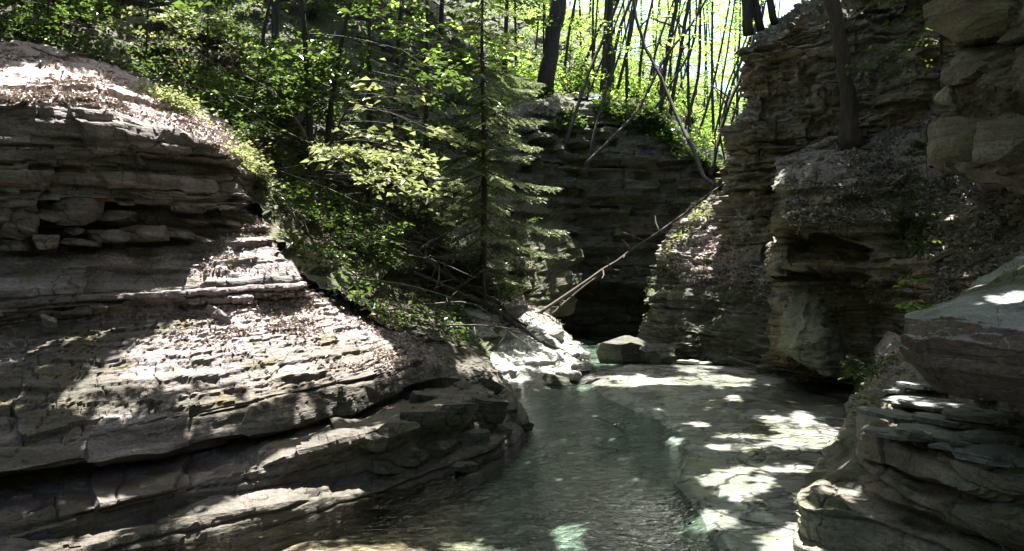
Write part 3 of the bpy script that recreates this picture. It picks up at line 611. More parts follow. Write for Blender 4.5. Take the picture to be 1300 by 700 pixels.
# --- stream bed with the flat rock shelf on its right, and the water
def seg_shelf(px, py):
    """1 on the flat rock shelf right of the channel, 0 in the channel (picture outline of its edge)"""
    ey = np.array([430, 474, 482, 492, 505, 520, 545, 575, 600, 640, 700, 780, 1000])
    ex = np.array([990, 760, 735, 745, 770, 800, 850, 862, 855, 872, 900, 940, 1000])
    return px - np.interp(py, ey, ex)
ys = np.concatenate([np.linspace(1.5, 4.6, 40), 1800.0 / np.linspace(391, 80, 340)[:, None].ravel(), np.linspace(23, 30, 20)])
xs = np.linspace(-1, 1, 520)
Yg = np.repeat(np.sort(ys)[:, None], 520, 1)
Xg = xs[None, :] * (2.0 + 0.52 * Yg)
pxg = 650 + Xg / Yg * 1000; pyg = 350 + 1800.0 / Yg
pt = np.stack([Xg, Yg, 0 * Xg], -1)
edge = seg_shelf(pxg, pyg) + 28 * fbm(pt * np.array([1.6, 0.9, 1]), 4, 203)
sh = sstep(-14, 12, edge)
shz = 0.045 + 0.03 * fbm(pt * np.array([0.9, 0.5, 1]), 4, 201)
qs = 0.018; k = np.floor(shz / qs); fr = shz / qs - k
shz = (k + sstep(0.75, 1.0, fr)) * qs                                   # thin peeled layers
shz += 0.05 * sstep(498, 480, pyg) * sstep(720, 780, pxg) * sstep(960, 880, pxg)
shz -= 0.16 * sstep(470, 458, pyg) + 0.10 * sstep(960, 1010, pxg + 0.6 * (pyg - 500)) * sstep(520, 505, pyg)
chz = -0.035 - 0.16 * sstep(0, 330, -edge) - (0.02 + 0.07 * sstep(0, 200, -edge)) * (fbm(pt * 0.9, 3, 207) + .4) - 0.03 * fbm(pt * 3.5, 3, 208)
bedz = chz * (1 - sh) + shz * sh
bed = link('stream_bed', mesh_np('stream_bed', np.stack([Xg, Yg, bedz], -1).reshape(-1, 3), grid_quads(*Xg.shape), M['bed'], {'shelf': sh, 'teal': sstep(-0.75, 0.15, Xg - 0.02 * Yg + 0.4 * fbm(pt * 1.2, 3, 209))}, True))
tag(bed, 'flat greenish bedrock of the stream bed', kind='structure')
Yw = np.repeat(np.linspace(1.6, 27, 160)[:, None], 120, 1); Xw = xs[None, ::4][:, :120] * (2.0 + 0.5 * Yw)
Xw = np.linspace(-1, 1, 120)[None, :] * (2.0 + 0.5 * Yw)
pxw = 650 + Xw / Yw * 1000; pyw = 350 + 1800 / Yw
chop = np.clip(sstep(-1.3, 0.3, Xw - 0.0 * Yw) * sstep(480, 500, pyw) * 0.95 + 0.12, 0, 1)
wat = link('stream_water', mesh_np('stream_water', np.stack([Xw, Yw, 0 * Xw], -1).reshape(-1, 3), grid_quads(*Xw.shape), M['water'], {'chop': chop}, True))
tag(wat, 'shallow rippled greenish water of the stream', kind='structure')

# ground far below and around everything
gq = np.linspace(-300, 300, 41); gx, gy = np.meshgrid(gq, gq)
gz = -0.9 + 0 * gx
ground = link('ground', mesh_np('ground', np.stack([gx, gy, gz], -1).reshape(-1, 3), grid_quads(41, 41), M['soil'])); tag(ground, 'forest ground around the gorge', kind='structure')

# pale smooth bulge at the foot of the right cliff
PB = [
 [(1045, 470, 14.2), (1000, 452, 13.2), (1018, 462, 12.5), (1046, 478, 12.3), (1070, 484, 12.7), (1092, 480, 13.6)],
 [(1042, 452, 14.2), (990, 438, 12.95), (1012, 450, 12.25), (1044, 470, 12.1), (1072, 474, 12.5), (1098, 468, 13.6)],
 [(1040, 425, 14.2), (994, 415, 12.9), (1012, 424, 12.2), (1040, 438, 12.2), (1064, 446, 12.8), (1088, 446, 13.6)],
 [(1042, 395, 14.3), (1006, 388, 13.1), (1018, 392, 12.6), (1038, 402, 12.6), (1056, 412, 13.1), (1080, 420, 13.8)],
 [(1046, 372, 14.4), (1018, 366, 13.4), (1026, 368, 13.1), (1040, 376, 13.1), (1054, 386, 13.4), (1076, 396, 14.0)],
 [(1050, 360, 14.6), (1026, 356, 13.9), (1034, 356, 13.7), (1046, 362, 13.6), (1058, 372, 13.8), (1078, 384, 14.2)],
]
M['rock_bulge'] = rock_material('pale_green_bulge', (0.12, 0.125, 0.085), (0.23, 0.235, 0.165), (0.36, 0.36, 0.27), moss_amt=0.25, tint=(0.85, 0.9, 0.75), streak=.25, bump=.7)
bulge, G_P = add_loft('rock_bulge', M['rock_bulge'], PB, step=1.4, seed=131, beds=(0.3, 0.6), amp=.02, low=.12, low_scale=1.5, fine=.02, groove=.01, chunk=.05, row_cubic=True, label='pale smooth rock bulge overhanging the water at the foot of the right cliff')
# the gorge goes on behind the viewpoint
GW = [[(-26, 8, -.9), (-17, -4, -.9), (-9, -13, -.9), (0, -17, -.9), (9, -13, -.9), (17, -4, -.9), (26, 6, -.9)],
      [(-24, 9, 6), (-17.5, -5, 5), (-10, -15, 4), (0, -20, 3.5), (10, -15, 4), (17.5, -5, 5), (27, 6, 7)],
      [(-26, 10, 12), (-22, -8, 11), (-13, -20, 10), (0, -27, 9), (13, -20, 10), (22, -8, 11), (32, 6, 13)],
      [(-50, 12, 22), (-40, -18, 21), (-22, -40, 20), (0, -52, 19), (22, -40, 20), (40, -18, 21), (56, 6, 24)]]
gw, G_W = add_loft('gorge_side', M['soil'], GW, step=.35, seed=141, beds=(.3, .8), amp=.1, terr=.2, low=.8, low_scale=.2, fine=.05, groove=0, row_cubic=True, wpos=True, rowattr={'litter': .4, 'moss': .6}, label='wooded sides of the gorge behind the viewpoint')
# low rims beside the viewpoint
for nm, rows in (('right_rim', [[(6.6, -6, -.9), (6.4, 0, -.9), (6.5, 4, -.9), (7.5, 8, -.9)], [(7.2, -6, 4), (7.0, 0, 5), (7.0, 4, 5.5), (8.0, 8, 6)], [(12, -8, 7), (12, 0, 8), (12, 5, 9), (13, 10, 10)], [(24, -8, 12), (24, 0, 12), (24, 5, 13), (24, 12, 14)]]),
                 ('left_rim', [[(-5.2, -6, -.9), (-5.4, -1, -.9), (-6.0, 3, -.9), (-7.6, 7, -.9)], [(-6, -6, 2.5), (-6.2, -1, 3.0), (-7.0, 3, 3.4), (-8.2, 7, 3.8)], [(-12, -8, 7), (-12, 0, 7), (-13, 5, 7.5), (-14, 10, 8)], [(-24, -8, 12), (-24, 0, 12), (-24, 5, 13), (-26, 12, 14)]])):
    add_loft(nm, M['soil'], rows, step=.25, seed=151, beds=(.1, .4), amp=.1, terr=.3, low=.3, low_scale=.4, fine=.04, groove=.02, wpos=True, rowattr={'litter': .4, 'moss': .6}, label='earth and rock rim of the gorge beside the viewpoint')
# ================================================================== VEGETATION TOOLS
def unit(v): return v / (np.linalg.norm(v, axis=-1, keepdims=True) + 1e-12)

def tube(path, radii, sides=7, seed=0, rough=0.0):
    path = np.asarray(path, float); n = len(path); radii = np.broadcast_to(np.asarray(radii, float), (n,))
    t = unit(np.gradient(path, axis=0))
    ref = np.array([0.31, 0.17, 0.93]) if abs(t[0] @ np.array([0.31, 0.17, 0.93])) < 0.9 else np.array([1.0, 0.2, 0])
    a = unit(np.cross(t, ref)); b = np.cross(t, a)
    th = np.linspace(0, 2 * np.pi, sides, endpoint=False)
    r = radii[:, None] * (1 + rough * fbm(np.stack([np.cos(th)[None] * 1.3 + 0 * radii[:, None], np.sin(th)[None] * 1.3 + 0 * radii[:, None], np.arange(n)[:, None] * 0.45 + 0 * th[None]], -1), 2, seed))
    V = path[:, None] + r[..., None] * (np.cos(th)[None, :, None] * a[:, None] + np.sin(th)[None, :, None] * b[:, None])
    i = np.arange(n * sides).reshape(n, sides); j = np.roll(i, -1, axis=1)
    Q = np.stack([i[:-1], j[:-1], j[1:], i[1:]], -1).reshape(-1, 4)
    V = np.concatenate([V.reshape(-1, 3), path[:1], path[-1:]]); c0, c1 = len(V) - 2, len(V) - 1
    caps = [[i[0, (k + 1) % sides], i[0, k], c0, c0] for k in range(0)]
    if sides % 2 == 0:
        caps = [[c0, i[0, (k + 2) % sides], i[0, k + 1], i[0, k]] for k in range(0, sides, 2)] + [[c1, i[-1, k], i[-1, k + 1], i[-1, (k + 2) % sides]] for k in range(0, sides, 2)]
        Q = np.concatenate([Q, np.array(caps)])
    return V, Q

class MB:
    def __init__(s): s.V = []; s.Q = []; s.n = 0
    def add(s, V, Q):
        s.V.append(np.asarray(V)); s.Q.append(np.asarray(Q) + s.n); s.n += len(V)
    def mesh(s, name, mat, smooth=True): return mesh_np(name, np.concatenate(s.V), np.concatenate(s.Q), mat, smooth=smooth)

def smooth_path(pts, n):
    pts = np.asarray(pts, float); d = np.concatenate([[0], np.cumsum(np.linalg.norm(np.diff(pts, axis=0), axis=1))])
    if len(pts) == 2:
        t = np.linspace(0, 1, n)[:, None]; return pts[0] * (1 - t) + pts[1] * t
    q = np.linspace(0, d[-1], n)
    t = np.gradient(pts, d, axis=0)
    k = np.clip(np.searchsorted(d, q, side='right') - 1, 0, len(d) - 2); h = (d[k + 1] - d[k])[:, None]; u = ((q - d[k])[:, None]) / h
    return (2*u**3 - 3*u**2 + 1) * pts[k] + (u**3 - 2*u**2 + u) * h * t[k] + (-2*u**3 + 3*u**2) * pts[k + 1] + (u**3 - u**2) * h * t[k + 1]

def leaf_quads(c, d, nrm, L, Wd, curl=0.12):
    d = unit(d); s = unit(np.cross(nrm, d)); nn = np.cross(d, s)
    L = np.asarray(L)[:, None]; Wd = np.asarray(Wd)[:, None]
    V = np.stack([c - d * L * .5 - nn * Wd * curl, c + s * Wd * .5 - d * L * .04 + nn * Wd * curl, c + d * L * .5 - nn * Wd * curl * 2, c - s * Wd * .5 - d * L * .04 + nn * Wd * curl], 1)
    return V.reshape(-1, 3), np.arange(len(c) * 4).reshape(-1, 4)

def limb(s, az, Ln, rise, droop, rad, ntw, leaf, r, wood, leaves, flat=0.35, gap=1.15, tw=0.42, bare=0.22):
    """one limb: wood tubes added to wood, leaves appended as (centre, direction, normal, length)"""
    t = np.linspace(0, 1, 9)
    a = az + np.cumsum(r.normal(0, 0.07, 9))
    step = np.stack([np.cos(a), np.sin(a), 0 * a], -1) * (Ln / 8)
    pts = s + np.concatenate([[np.zeros(3)], np.cumsum(step[1:], axis=0)])
    pts[:, 2] += Ln * (rise * t - droop * t * t) + np.cumsum(r.normal(0, 0.012, 9)) * Ln
    wood.add(*tube(pts, rad * (1 - 0.85 * t), 4))
    for i in range(ntw):
        u = bare + (1 - bare) * (i + r.uniform(0.2, 0.8)) / ntw
        x = u * 8; k = min(int(x), 7); p = pts[k] + (pts[k + 1] - pts[k]) * (x - k); ta = a[k] + (1 if i % 2 else -1) * r.uniform(0.6, 1.1)
        tl = Ln * tw * (1.15 - u * 0.75) * r.uniform(0.6, 1.2)
        e = p + np.array([math.cos(ta) * tl, math.sin(ta) * tl, tl * r.normal(0.0, 0.16) - 0.10 * tl])
        m = (p + e) / 2 + np.array([0, 0, 0.05 * tl])
        wood.add(*tube(np.array([p, m, e]), np.array([rad * .28, rad * .2, rad * .08]) * (1.1 - u * .4), 3))
        nl = max(3, int(tl / (leaf * gap * 0.5)))
        q = (np.arange(nl) + r.uniform(0.1, 0.9, nl)) / nl
        q = 0.12 + 0.9 * q
        c = np.where(q[:, None] < .5, p + (m - p) * q[:, None] * 2, m + (e - m) * (q[:, None] - .5) * 2)
        sd = np.where(np.arange(nl) % 2 == 0, 1, -1) * r.uniform(0.5, 1.1, nl) + ta
        dd = np.stack([np.cos(sd), np.sin(sd), r.normal(-0.12, 0.22, nl)], -1)
        nn = unit(np.stack([r.normal(0, flat, nl), r.normal(0, flat, nl), np.ones(nl)], -1))
        LL = leaf * r.uniform(0.45, 1.4, nl)
        leaves.append((c + dd * LL[:, None] * 0.55 + r.normal(0, leaf * .2, (nl, 3)), dd, nn, LL))

def leaves_mesh(name, leaves, mat, wr=0.62):
    c = np.concatenate([q[0] for q in leaves]); d = np.concatenate([q[1] for q in leaves]); n = np.concatenate([q[2] for q in leaves]); L = np.concatenate([q[3] for q in leaves])
    V, Q = leaf_quads(c, d, n, L, L * wr)
    return mesh_np(name, V, Q, mat)

def empty(name, loc, label, cat, group=None):
    o = bpy.data.objects.new(name, None); COL.objects.link(o); o.location = loc; o.empty_display_size = 0.2
    return tag(o, label, cat, group)

def tree_meshes(path, r0, r1, limbs, leaf, lm, bm, seed, ntw=10, h0=0.35, lenf=(0.22, 0.34), rise=(0.1, 0.5), droop=0.25, azr=(0, 2 * math.pi), flat=0.35, gap=1.15, bare=0.22, sides=8, wr=0.62):
    r = np.random.default_rng(seed); wood = MB(); lv = []
    n = 14; pth = smooth_path(path, n); H = np.linalg.norm(pth[-1] - pth[0])
    wood.add(*tube(pth, np.linspace(1, 0, n) ** 0.8 * (r0 - r1) + r1, sides, seed, 0.18))
    for i in range(limbs):
        u = h0 + (1 - h0) * (i + r.uniform(0, 0.9)) / limbs
        x = u * (n - 1); k = min(int(x), n - 2); s = pth[k] + (pth[k + 1] - pth[k]) * (x - k)
        Ln = H * r.uniform(*lenf) * (1.15 - 0.6 * (u - h0) / (1 - h0 + 1e-6))
        limb(s, r.uniform(*azr), Ln, r.uniform(*rise), droop * r.uniform(0.7, 1.4), max(r0 * 0.3 * (1.1 - u), 0.008), ntw, leaf, r, wood, lv, flat, gap, bare=bare)
    return wood.mesh('trunk', bm), leaves_mesh('crown', lv, lm, wr)

def plant(name, root, meshes, label, cat, group=None, parts=('trunk', 'crown'), rz=0.0, sc=1.0):
    e = empty(name, root, label, cat, group); e.rotation_euler = (0, 0, rz); e.scale = (sc, sc, sc)
    for pn, me in zip(parts, meshes): link(pn, me, e)
    return e

def copy_thing(o, loc, rz=0.0, sc=1.0, label=None, tilt=(0, 0)):
    c = o.copy(); COL.objects.link(c); c.location = loc; c.rotation_euler = (tilt[0], tilt[1], rz); c.scale = (sc, sc, sc)
    if label: c['label'] = label
    for ch in o.children:
        d = ch.copy(); COL.objects.link(d); d.parent = c
    return c

def on_grid(G, px, py):
    S = to_px(G); k = np.argmin(((S - np.array([px, py])) ** 2).sum(-1)); return G.reshape(-1, 3)[k].copy()

def on_ground_xy(G, x, y):
    k = np.argmin(((G[..., :2] - np.array([x, y])) ** 2).sum(-1)); return G.reshape(-1, 3)[k].copy()

# ================================================================== FOREST ABOVE THE BACK CLIFF
var = []
for s in range(6):
    r = np.random.default_rng(300 + s); H = r.uniform(11, 15)
    lean = r.normal(0, 1.0, 2)
    pth = np.array([[0, 0, -0.4], [lean[0] * .2 + r.normal(0, .15), lean[1] * .2, H * .33], [lean[0] * .5 + r.normal(0, .25), lean[1] * .5, H * .66], [lean[0] * 1.0, lean[1] * 1.0, H]])
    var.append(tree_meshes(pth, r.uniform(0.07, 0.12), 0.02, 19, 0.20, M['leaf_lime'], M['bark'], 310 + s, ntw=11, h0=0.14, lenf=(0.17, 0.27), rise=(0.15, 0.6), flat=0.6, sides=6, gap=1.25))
FLAB = 'slim dark trunk with bright yellow green leaves in the forest above the back cliff'
FGRP = 'slim trees in the bright forest above the back cliff'
r = np.random.default_rng(5)
spots = []
for px, Y in [(655, 29), (676, 33), (690, 30), (722, 31), (738, 36), (752, 29.5), (770, 34), (783, 39), (800, 30), (812, 36), (826, 32), (838, 41), (852, 30.5), (866, 36), (880, 32), (893, 40), (905, 30),
              (918, 35), (930, 44), (942, 38), (958, 33), (975, 42), (745, 47), (778, 50), (815, 52), (850, 54), (885, 50), (915, 56), (950, 52), (985, 56), (700, 44), (664, 40), (1010, 46), (630, 36), (1040, 52), (690, 54), (720, 60), (800, 62), (870, 64), (940, 64), (605, 48), (760, 56), (830, 46), (900, 46)]:
    spots.append(((px - 650) / 1000 * Y, Y))
for i, (x, y) in enumerate(spots):
    g = on_ground_xy(G_F, x, y)
    if i < 6: plant('forest_tree', g, var[i], FLAB, 'tree', FGRP, rz=r.uniform(0, 6.28), sc=r.uniform(0.45, .62)); continue
    src = [o for o in COL.objects if o.name.split('.')[0] == 'forest_tree'][i % 6]
    copy_thing(src, g, r.uniform(0, 6.28), r.uniform(0.45, .62) if y < 40 else r.uniform(.65, .85), tilt=(r.normal(0, .05), r.normal(0.10, .08)))
# low sunlit bushes on the forest floor
r = np.random.default_rng(8)
bush = []
for s in range(3):
    wood = MB(); lv = []; q = np.random.default_rng(330 + s)
    for k in range(15): limb(np.array([q.normal(0, .08), q.normal(0, .08), 0.0]), q.uniform(0, 6.28), q.uniform(0.7, 1.3), q.uniform(0.4, 1.6), 0.5, 0.02, 8, 0.13, q, wood, lv, 0.6)
    bush.append((wood.mesh('stem', M['bark']), leaves_mesh('foliage', lv, M['leaf_lime'])))
for i in range(34):
    px = r.uniform(640, 960); Y = r.uniform(27, 42); g = on_ground_xy(G_F, (px - 650) / 1000 * Y, Y)
    if i < 3: plant('forest_bush', g, bush[i], 'low leafy bush on the bright forest floor above the back cliff', 'bush', 'bushes on the forest floor above the back cliff', ('stem', 'foliage'), r.uniform(0, 6), r.uniform(.8, 1.4)); continue
    src = [o for o in COL.objects if o.name.split('.')[0] == 'forest_bush'][i % 3]
    copy_thing(src, g, r.uniform(0, 6.28), r.uniform(0.7, 1.5))
# thick trunk at the head of the slope, and leaning saplings in front of the back cliff
def stem_thing(name, pts, r0, r1, label, cat, mat, seed, limbs=0, lm=None, leaf=0.09, group=None, n=18, sides=8, lenf=(0.10, 0.2), h0=0.3, rough=0.16, ntw=6, thin=1.0, stubs=0, flare=0.0):
    W_ = np.array([P(*q) for q in pts]); root = W_[0]; pth = smooth_path(W_ - root, n); wood = MB()
    q = np.random.default_rng(seed); pth[1:-1] += q.normal(0, r0 * 0.10, (n - 2, 3))
    wood.add(*tube(pth, np.linspace(r0, r1, n) * thin * (1 + flare * np.exp(-np.linspace(0, 1, n) / .07)), sides, seed, rough)); lv = []; H = np.linalg.norm(pth[-1] - pth[0])
    for i in range(stubs):
        k = q.integers(2, n - 2); d_ = unit(q.normal(0, 1, 3) + np.array([0, 0, .5])) * r0 * q.uniform(3, 9); wood.add(*tube(np.array([pth[k], pth[k] + d_ * .5 + q.normal(0, r0 * .3, 3), pth[k] + d_]), np.array([.32, .24, .12]) * r0, 5))
    for i in range(limbs):
        u = h0 + (1 - h0) * (i + q.uniform(0, .9)) / limbs; k = min(int(u * (n - 1)), n - 2)
        limb(pth[k], q.uniform(0, 6.28), H * q.uniform(*lenf), q.uniform(0, .5), .25, r0 * .3, ntw, leaf, q, wood, lv)
    if limbs and lm is not None:
        return plant(name, root, (wood.mesh('trunk', mat), leaves_mesh('crown', lv, lm)), label, cat, group)
    o = link(name, wood.mesh(name, mat), None, root); return tag(o, label, cat, group)

stem_thing('forest_tree', [(692, 118, 26.5), (700, 60, 26.6), (712, -20, 26.8), (722, -150, 27)], 0.30, 0.2, 'thickest dark trunk standing at the left end of the back cliff top', 'tree', M['bark'], 401, 7, M['leaf_lime'], 0.18, h0=.6)
LS = [
 ('long dark sapling bending over in an arc down to the buttress top', [(914, 240, 20.8), (897, 228, 21.4), (880, 190, 22.5), (860, 148, 23.4), (835, 92, 24.2), (812, 40, 25), (803, -10, 25.5), (800, -80, 26)], .085, .06, 3),
 ('dark trunk leaning right that crosses the arched sapling', [(742, 210, 24.2), (775, 178, 24.5), (808, 142, 25), (826, 108, 25.4), (848, 68, 25.8), (876, 34, 26.2), (902, -12, 26.6), (925, -80, 27)], .07, .05, 4),
 ('dark sapling leaning right at the left end of the leaning group', [(716, 190, 24.6), (735, 130, 25.2), (752, 82, 25.7), (770, 40, 26.1), (792, -20, 26.6), (812, -100, 27.2)], .085, .06, 3),
 ('second leaning dark sapling whose top meets the arched one', [(744, 225, 24.4), (752, 180, 24.7), (768, 120, 25.3), (786, 70, 25.8), (802, 10, 26.3), (812, -60, 27)], .065, .04, 3),
 ('thin forked stem rising from the cliff edge between leaning trunks', [(832, 138, 25.8), (848, 112, 26), (866, 84, 26.2), (880, 56, 26.4), (884, 0, 26.6), (886, -70, 27)], .05, .03, 3),
 ('stout upright trunk on the middle of the cliff edge', [(838, 146, 26.2), (842, 100, 26.4), (852, 40, 26.6), (866, -30, 27), (876, -100, 27.4)], .12, .09, 3),
 ('paired upright trunk right of the stout one', [(850, 150, 26.4), (858, 100, 26.6), (868, 40, 26.8), (880, -30, 27.2), (888, -100, 27.4)], .10, .08, 3),
 ('dark trunk leaning against the tall right cliff', [(902, 222, 24.0), (912, 180, 24.4), (926, 130, 24.8), (944, 92, 25.1), (956, 50, 25.4), (965, -40, 26)], .095, .06, 3),
 ('thin crooked stem close to the tall right cliff edge', [(922, 212, 24.6), (914, 170, 24.8), (915, 120, 25), (924, 60, 25.3), (934, -10, 25.6), (938, -90, 26)], .045, .03, 3),
]
for i, (lab, pts, a, b, lb) in enumerate(LS): stem_thing('leaning_sapling', pts, a, b, lab, 'tree', M['bark'], 410 + i, lb, M['leaf_lime'], 0.11, group='leaning saplings over the back cliff', thin=.72, stubs=7, n=26, h0=.45, lenf=(.08, .14))
r = np.random.default_rng(47)
for i in range(22):
    x0 = 700 + 250 * (i + r.uniform(.1, .9)) / 22; Y0 = r.uniform(26.2, 30); dx = r.normal(38, 26); g = on_ground_xy(G_F, (x0 - 650) / 1000 * Y0, Y0); y0 = 350 - (g[2] - CAMZ) / Y0 * 1000
    stem_thing('leaning_sapling', [(x0, y0 + 4, Y0), (x0 + dx * .35 + r.normal(0, 5), y0 - 70, Y0 + .3), (x0 + dx * .75 + r.normal(0, 6), y0 - 160, Y0 + .6), (x0 + dx, y0 - 290, Y0 + 1)], r.uniform(.035, .075), .02, 'slim dark stem leaning right among the bright leaves above the back cliff', 'tree', M['bark'], 460 + i, 4, M['leaf_lime'], .13, group='slim leaning stems in the bright forest', h0=.5, lenf=(.08, .16), rough=.1)
for i, (lab, pts, a) in enumerate([
 ('left trunk of the three on top of the tall right cliff', [(950, 44, 18.4), (947, 0, 18.5), (940, -60, 18.7), (936, -160, 19)], .13),
 ('middle trunk of the three on top of the tall right cliff', [(966, 38, 18.6), (958, 0, 18.7), (950, -60, 19), (940, -160, 19.2)], .10),
 ('right trunk of the three on top of the tall right cliff', [(984, 30, 18.5), (976, -10, 18.6), (976, -60, 18.8), (980, -160, 19)], .09)]):
    stem_thing('cliff_top_tree', pts, a, a * .7, lab, 'tree', M['bark'], 440 + i, 5, M['leaf_lime'], .10, h0=.5, group='trees on top of the tall right cliff')
stem_thing('cliff_tree', [(1082, 190, 14.9), (1078, 160, 14.9), (1074, 110, 14.8), (1066, 60, 14.7), (1058, 5, 14.7), (1050, -70, 14.8), (1046, -200, 15.2)], .135, .10, 'rusty mossy tree trunk growing out of the scree beside the right cliff', 'tree', M['bark_rust'], 450, 4, M['leaf_green'], .1, h0=.75, rough=.3, flare=.7, n=30, sides=12)

# ================================================================== TREES AND SHRUBS ON THE LEFT SLOPE
G0 = G_H
def tree_at(name, px, py, lab, cat, H, lean, seed, lm, limbs=12, leaf=.09, h0=.2, lenf=(.3, .5), droop=.3, rise=(0.05, .3), r0=.05, azr=(0, 6.28), ntw=11, flat=.28, group=None, G=None, root=None, bare=.2, gap=1.05, bm='bark'):
    root = on_grid(G if G is not None else G_H, px, py) if root is None else root
    lean = np.array(lean)
    pth = np.array([[0, 0, -.2], [lean[0] * .15, lean[1] * .15, H * .33], [lean[0] * .5, lean[1] * .5, H * .7], [lean[0], lean[1], H]])
    return plant(name, root, tree_meshes(pth, r0, r0 * .2, limbs, leaf, lm, M[bm], seed, ntw, h0, lenf, rise, droop, azr, flat, gap, bare), lab, cat, group)
tree_at('maple_sapling', 400, 262, 'arching sapling with flat sprays of pale sunlit leaves on the left slope', 'sapling', 2.0, (1.1, -.9), 501, M['leaf_pale'], 20, .15, .22, (.5, .95), .35, (0.0, .25), .03, (-1.4, 0.9), 13, .32, gap=.72)
tree_at('beech_tree', 415, 232, 'beech with flat layers of green leaves above the pale sapling', 'tree', 3.7, (.9, -1.0), 502, M['leaf_green'], 17, .16, .15, (.35, .6), .3, (0.0, .25), .07, (-2.2, 1.0), 14, .2, gap=.75)
tree_at('beech_tree', 500, 235, 'beech spreading green layered sprays towards the spruce', 'tree', 4.6, (.5, -1.6), 503, M['leaf_green'], 16, .17, .2, (.3, .5), .25, (0.0, .25), .08, (-2.4, .6), 14, .2, gap=.75)
tree_at('beech_tree', 560, 90, 'beech holding bright leaf sprays at the top middle of the slope', 'tree', 6.0, (.6, -2.2), 504, M['leaf_lime'], 15, .19, .2, (.28, .42), .22, (0.0, .25), .09, (-2.6, .6), 13, .2, gap=.8)
tree_at('beech_tree', 350, 60, 'beech in dim light high on the slope left of the layered one', 'tree', 5.5, (.6, -1.0), 505, M['leaf_green'], 15, .16, .15, (.3, .45), .25, (0.0, .4), .08, (0, 6.28), 12, .4)
tree_at('beech_tree', 640, 120, 'beech behind the spruce top near the cliff edge', 'tree', 7.0, (.4, -1.6), 506, M['leaf_green'], 16, .19, .15, (.25, .4), .25, (0.0, .4), .10, (0, 6.28), 12, .35)
tree_at('beech_tree', 450, 20, 'tall beech at the upper edge of the slope above the layered beech', 'tree', 7.5, (.3, -1.5), 507, M['leaf_green'], 18, .19, .1, (.25, .4), .25, (0.0, .4), .10, (0, 6.28), 12, .4)
tree_at('beech_tree', 470, 255, 'beech reaching over the pale sapling with wide green sprays', 'tree', 5.2, (.2, -1.4), 520, M['leaf_green'], 18, .15, .35, (.3, .48), .25, (0.0, .25), .06, (-2.4, .6), 14, .2, gap=.7)
tree_at('beech_tree', 540, 270, 'beech with bright leaf layers beside the spruce top', 'tree', 6.2, (.2, -1.4), 521, M['leaf_lime'], 16, .16, .5, (.25, .4), .22, (0.0, .25), .07, (-2.6, .6), 13, .2, gap=.75)
tree_at('beech_tree', 395, 225, 'beech whose leaf layers hang over the top left of the slope', 'tree', 5.4, (-.2, -1.2), 522, M['leaf_green'], 17, .15, .45, (.28, .45), .25, (0.0, .25), .06, (-2.8, .2), 13, .22, gap=.75)
tree_at('leafy_shrub', 185, 92, 'pale leaved shrub catching sun at the top left of the slope', 'shrub', 1.3, (.2, -.3), 510, M['leaf_pale'], 14, .075, .1, (.4, .7), .3, (.1, .7), .02, (0, 6.28), 9, .6)
tree_at('leafy_shrub', 262, 78, 'shrub with glinting small leaves behind the sunlit leafy bank top', 'shrub', 1.6, (.2, -.3), 511, M['leaf_pale'], 14, .075, .1, (.4, .7), .3, (.1, .7), .02, (0, 6.28), 9, .6)
tree_at('leafy_shrub', 330, 70, 'dark bush with a leaning double stem at the top of the slope', 'shrub', 2.2, (.8, -.3), 512, M['leaf_green'], 14, .08, .2, (.35, .5), .3, (.1, .7), .04, (0, 6.28), 9, .6)
tree_at('leafy_shrub', 318, 165, 'green shrub beside the right end of the upper ledge', 'shrub', 1.1, (.3, -.3), 513, M['leaf_green'], 14, .08, .1, (.5, .7), .3, (.1, .6), .02, (0, 6.28), 9, .5)
tree_at('leafy_shrub', 60, 42, 'moss green shrub in the top left corner', 'shrub', 1.3, (.2, -.2), 514, M['leaf_green'], 14, .07, .1, (.4, .7), .3, (.1, .7), .02, (0, 6.28), 9, .6)
r = np.random.default_rng(19); sh_src = []
for s in range(4):
    q = np.random.default_rng(530 + s); wood = MB(); lv = []
    for k in range(13): limb(np.array([q.normal(0, .06), q.normal(0, .06), 0.0]), q.uniform(0, 6.28), q.uniform(0.45, 0.95), q.uniform(0.2, 1.3), 0.55, 0.012, 8, 0.095, q, wood, lv, 0.5)
    sh_src.append((wood.mesh('stem', M['bark']), leaves_mesh('foliage', lv, M['leaf_green'])))
SLAB = 'small dark green shrub on the shaded left slope'; SGRP = 'small shrubs on the shaded left slope'
cnt = 0; S_H = to_px(G_H).reshape(-1, 2); GH = G_H.reshape(-1, 3)
ok = np.where((S_H[:, 0] > 0) & (S_H[:, 0] < 720) & (S_H[:, 1] > -60) & (S_H[:, 1] < 390) & (GH[:, 1] < 30))[0]
firsts = []
for i in r.choice(ok, 55):
    if 330 < S_H[i, 0] < 640 and S_H[i, 1] > 300 and r.uniform() < .5: continue
    g = GH[i] - np.array([0, 0, .08]); sc = r.uniform(.5, 1.15) * (0.6 + GH[i, 1] / 40)
    if cnt < 4: firsts.append(plant('slope_shrub', g, sh_src[cnt], SLAB, 'shrub', SGRP, ('stem', 'foliage'), r.uniform(0, 6), sc))
    else: copy_thing(firsts[cnt % 4], g, r.uniform(0, 6.28), sc)
    cnt += 1

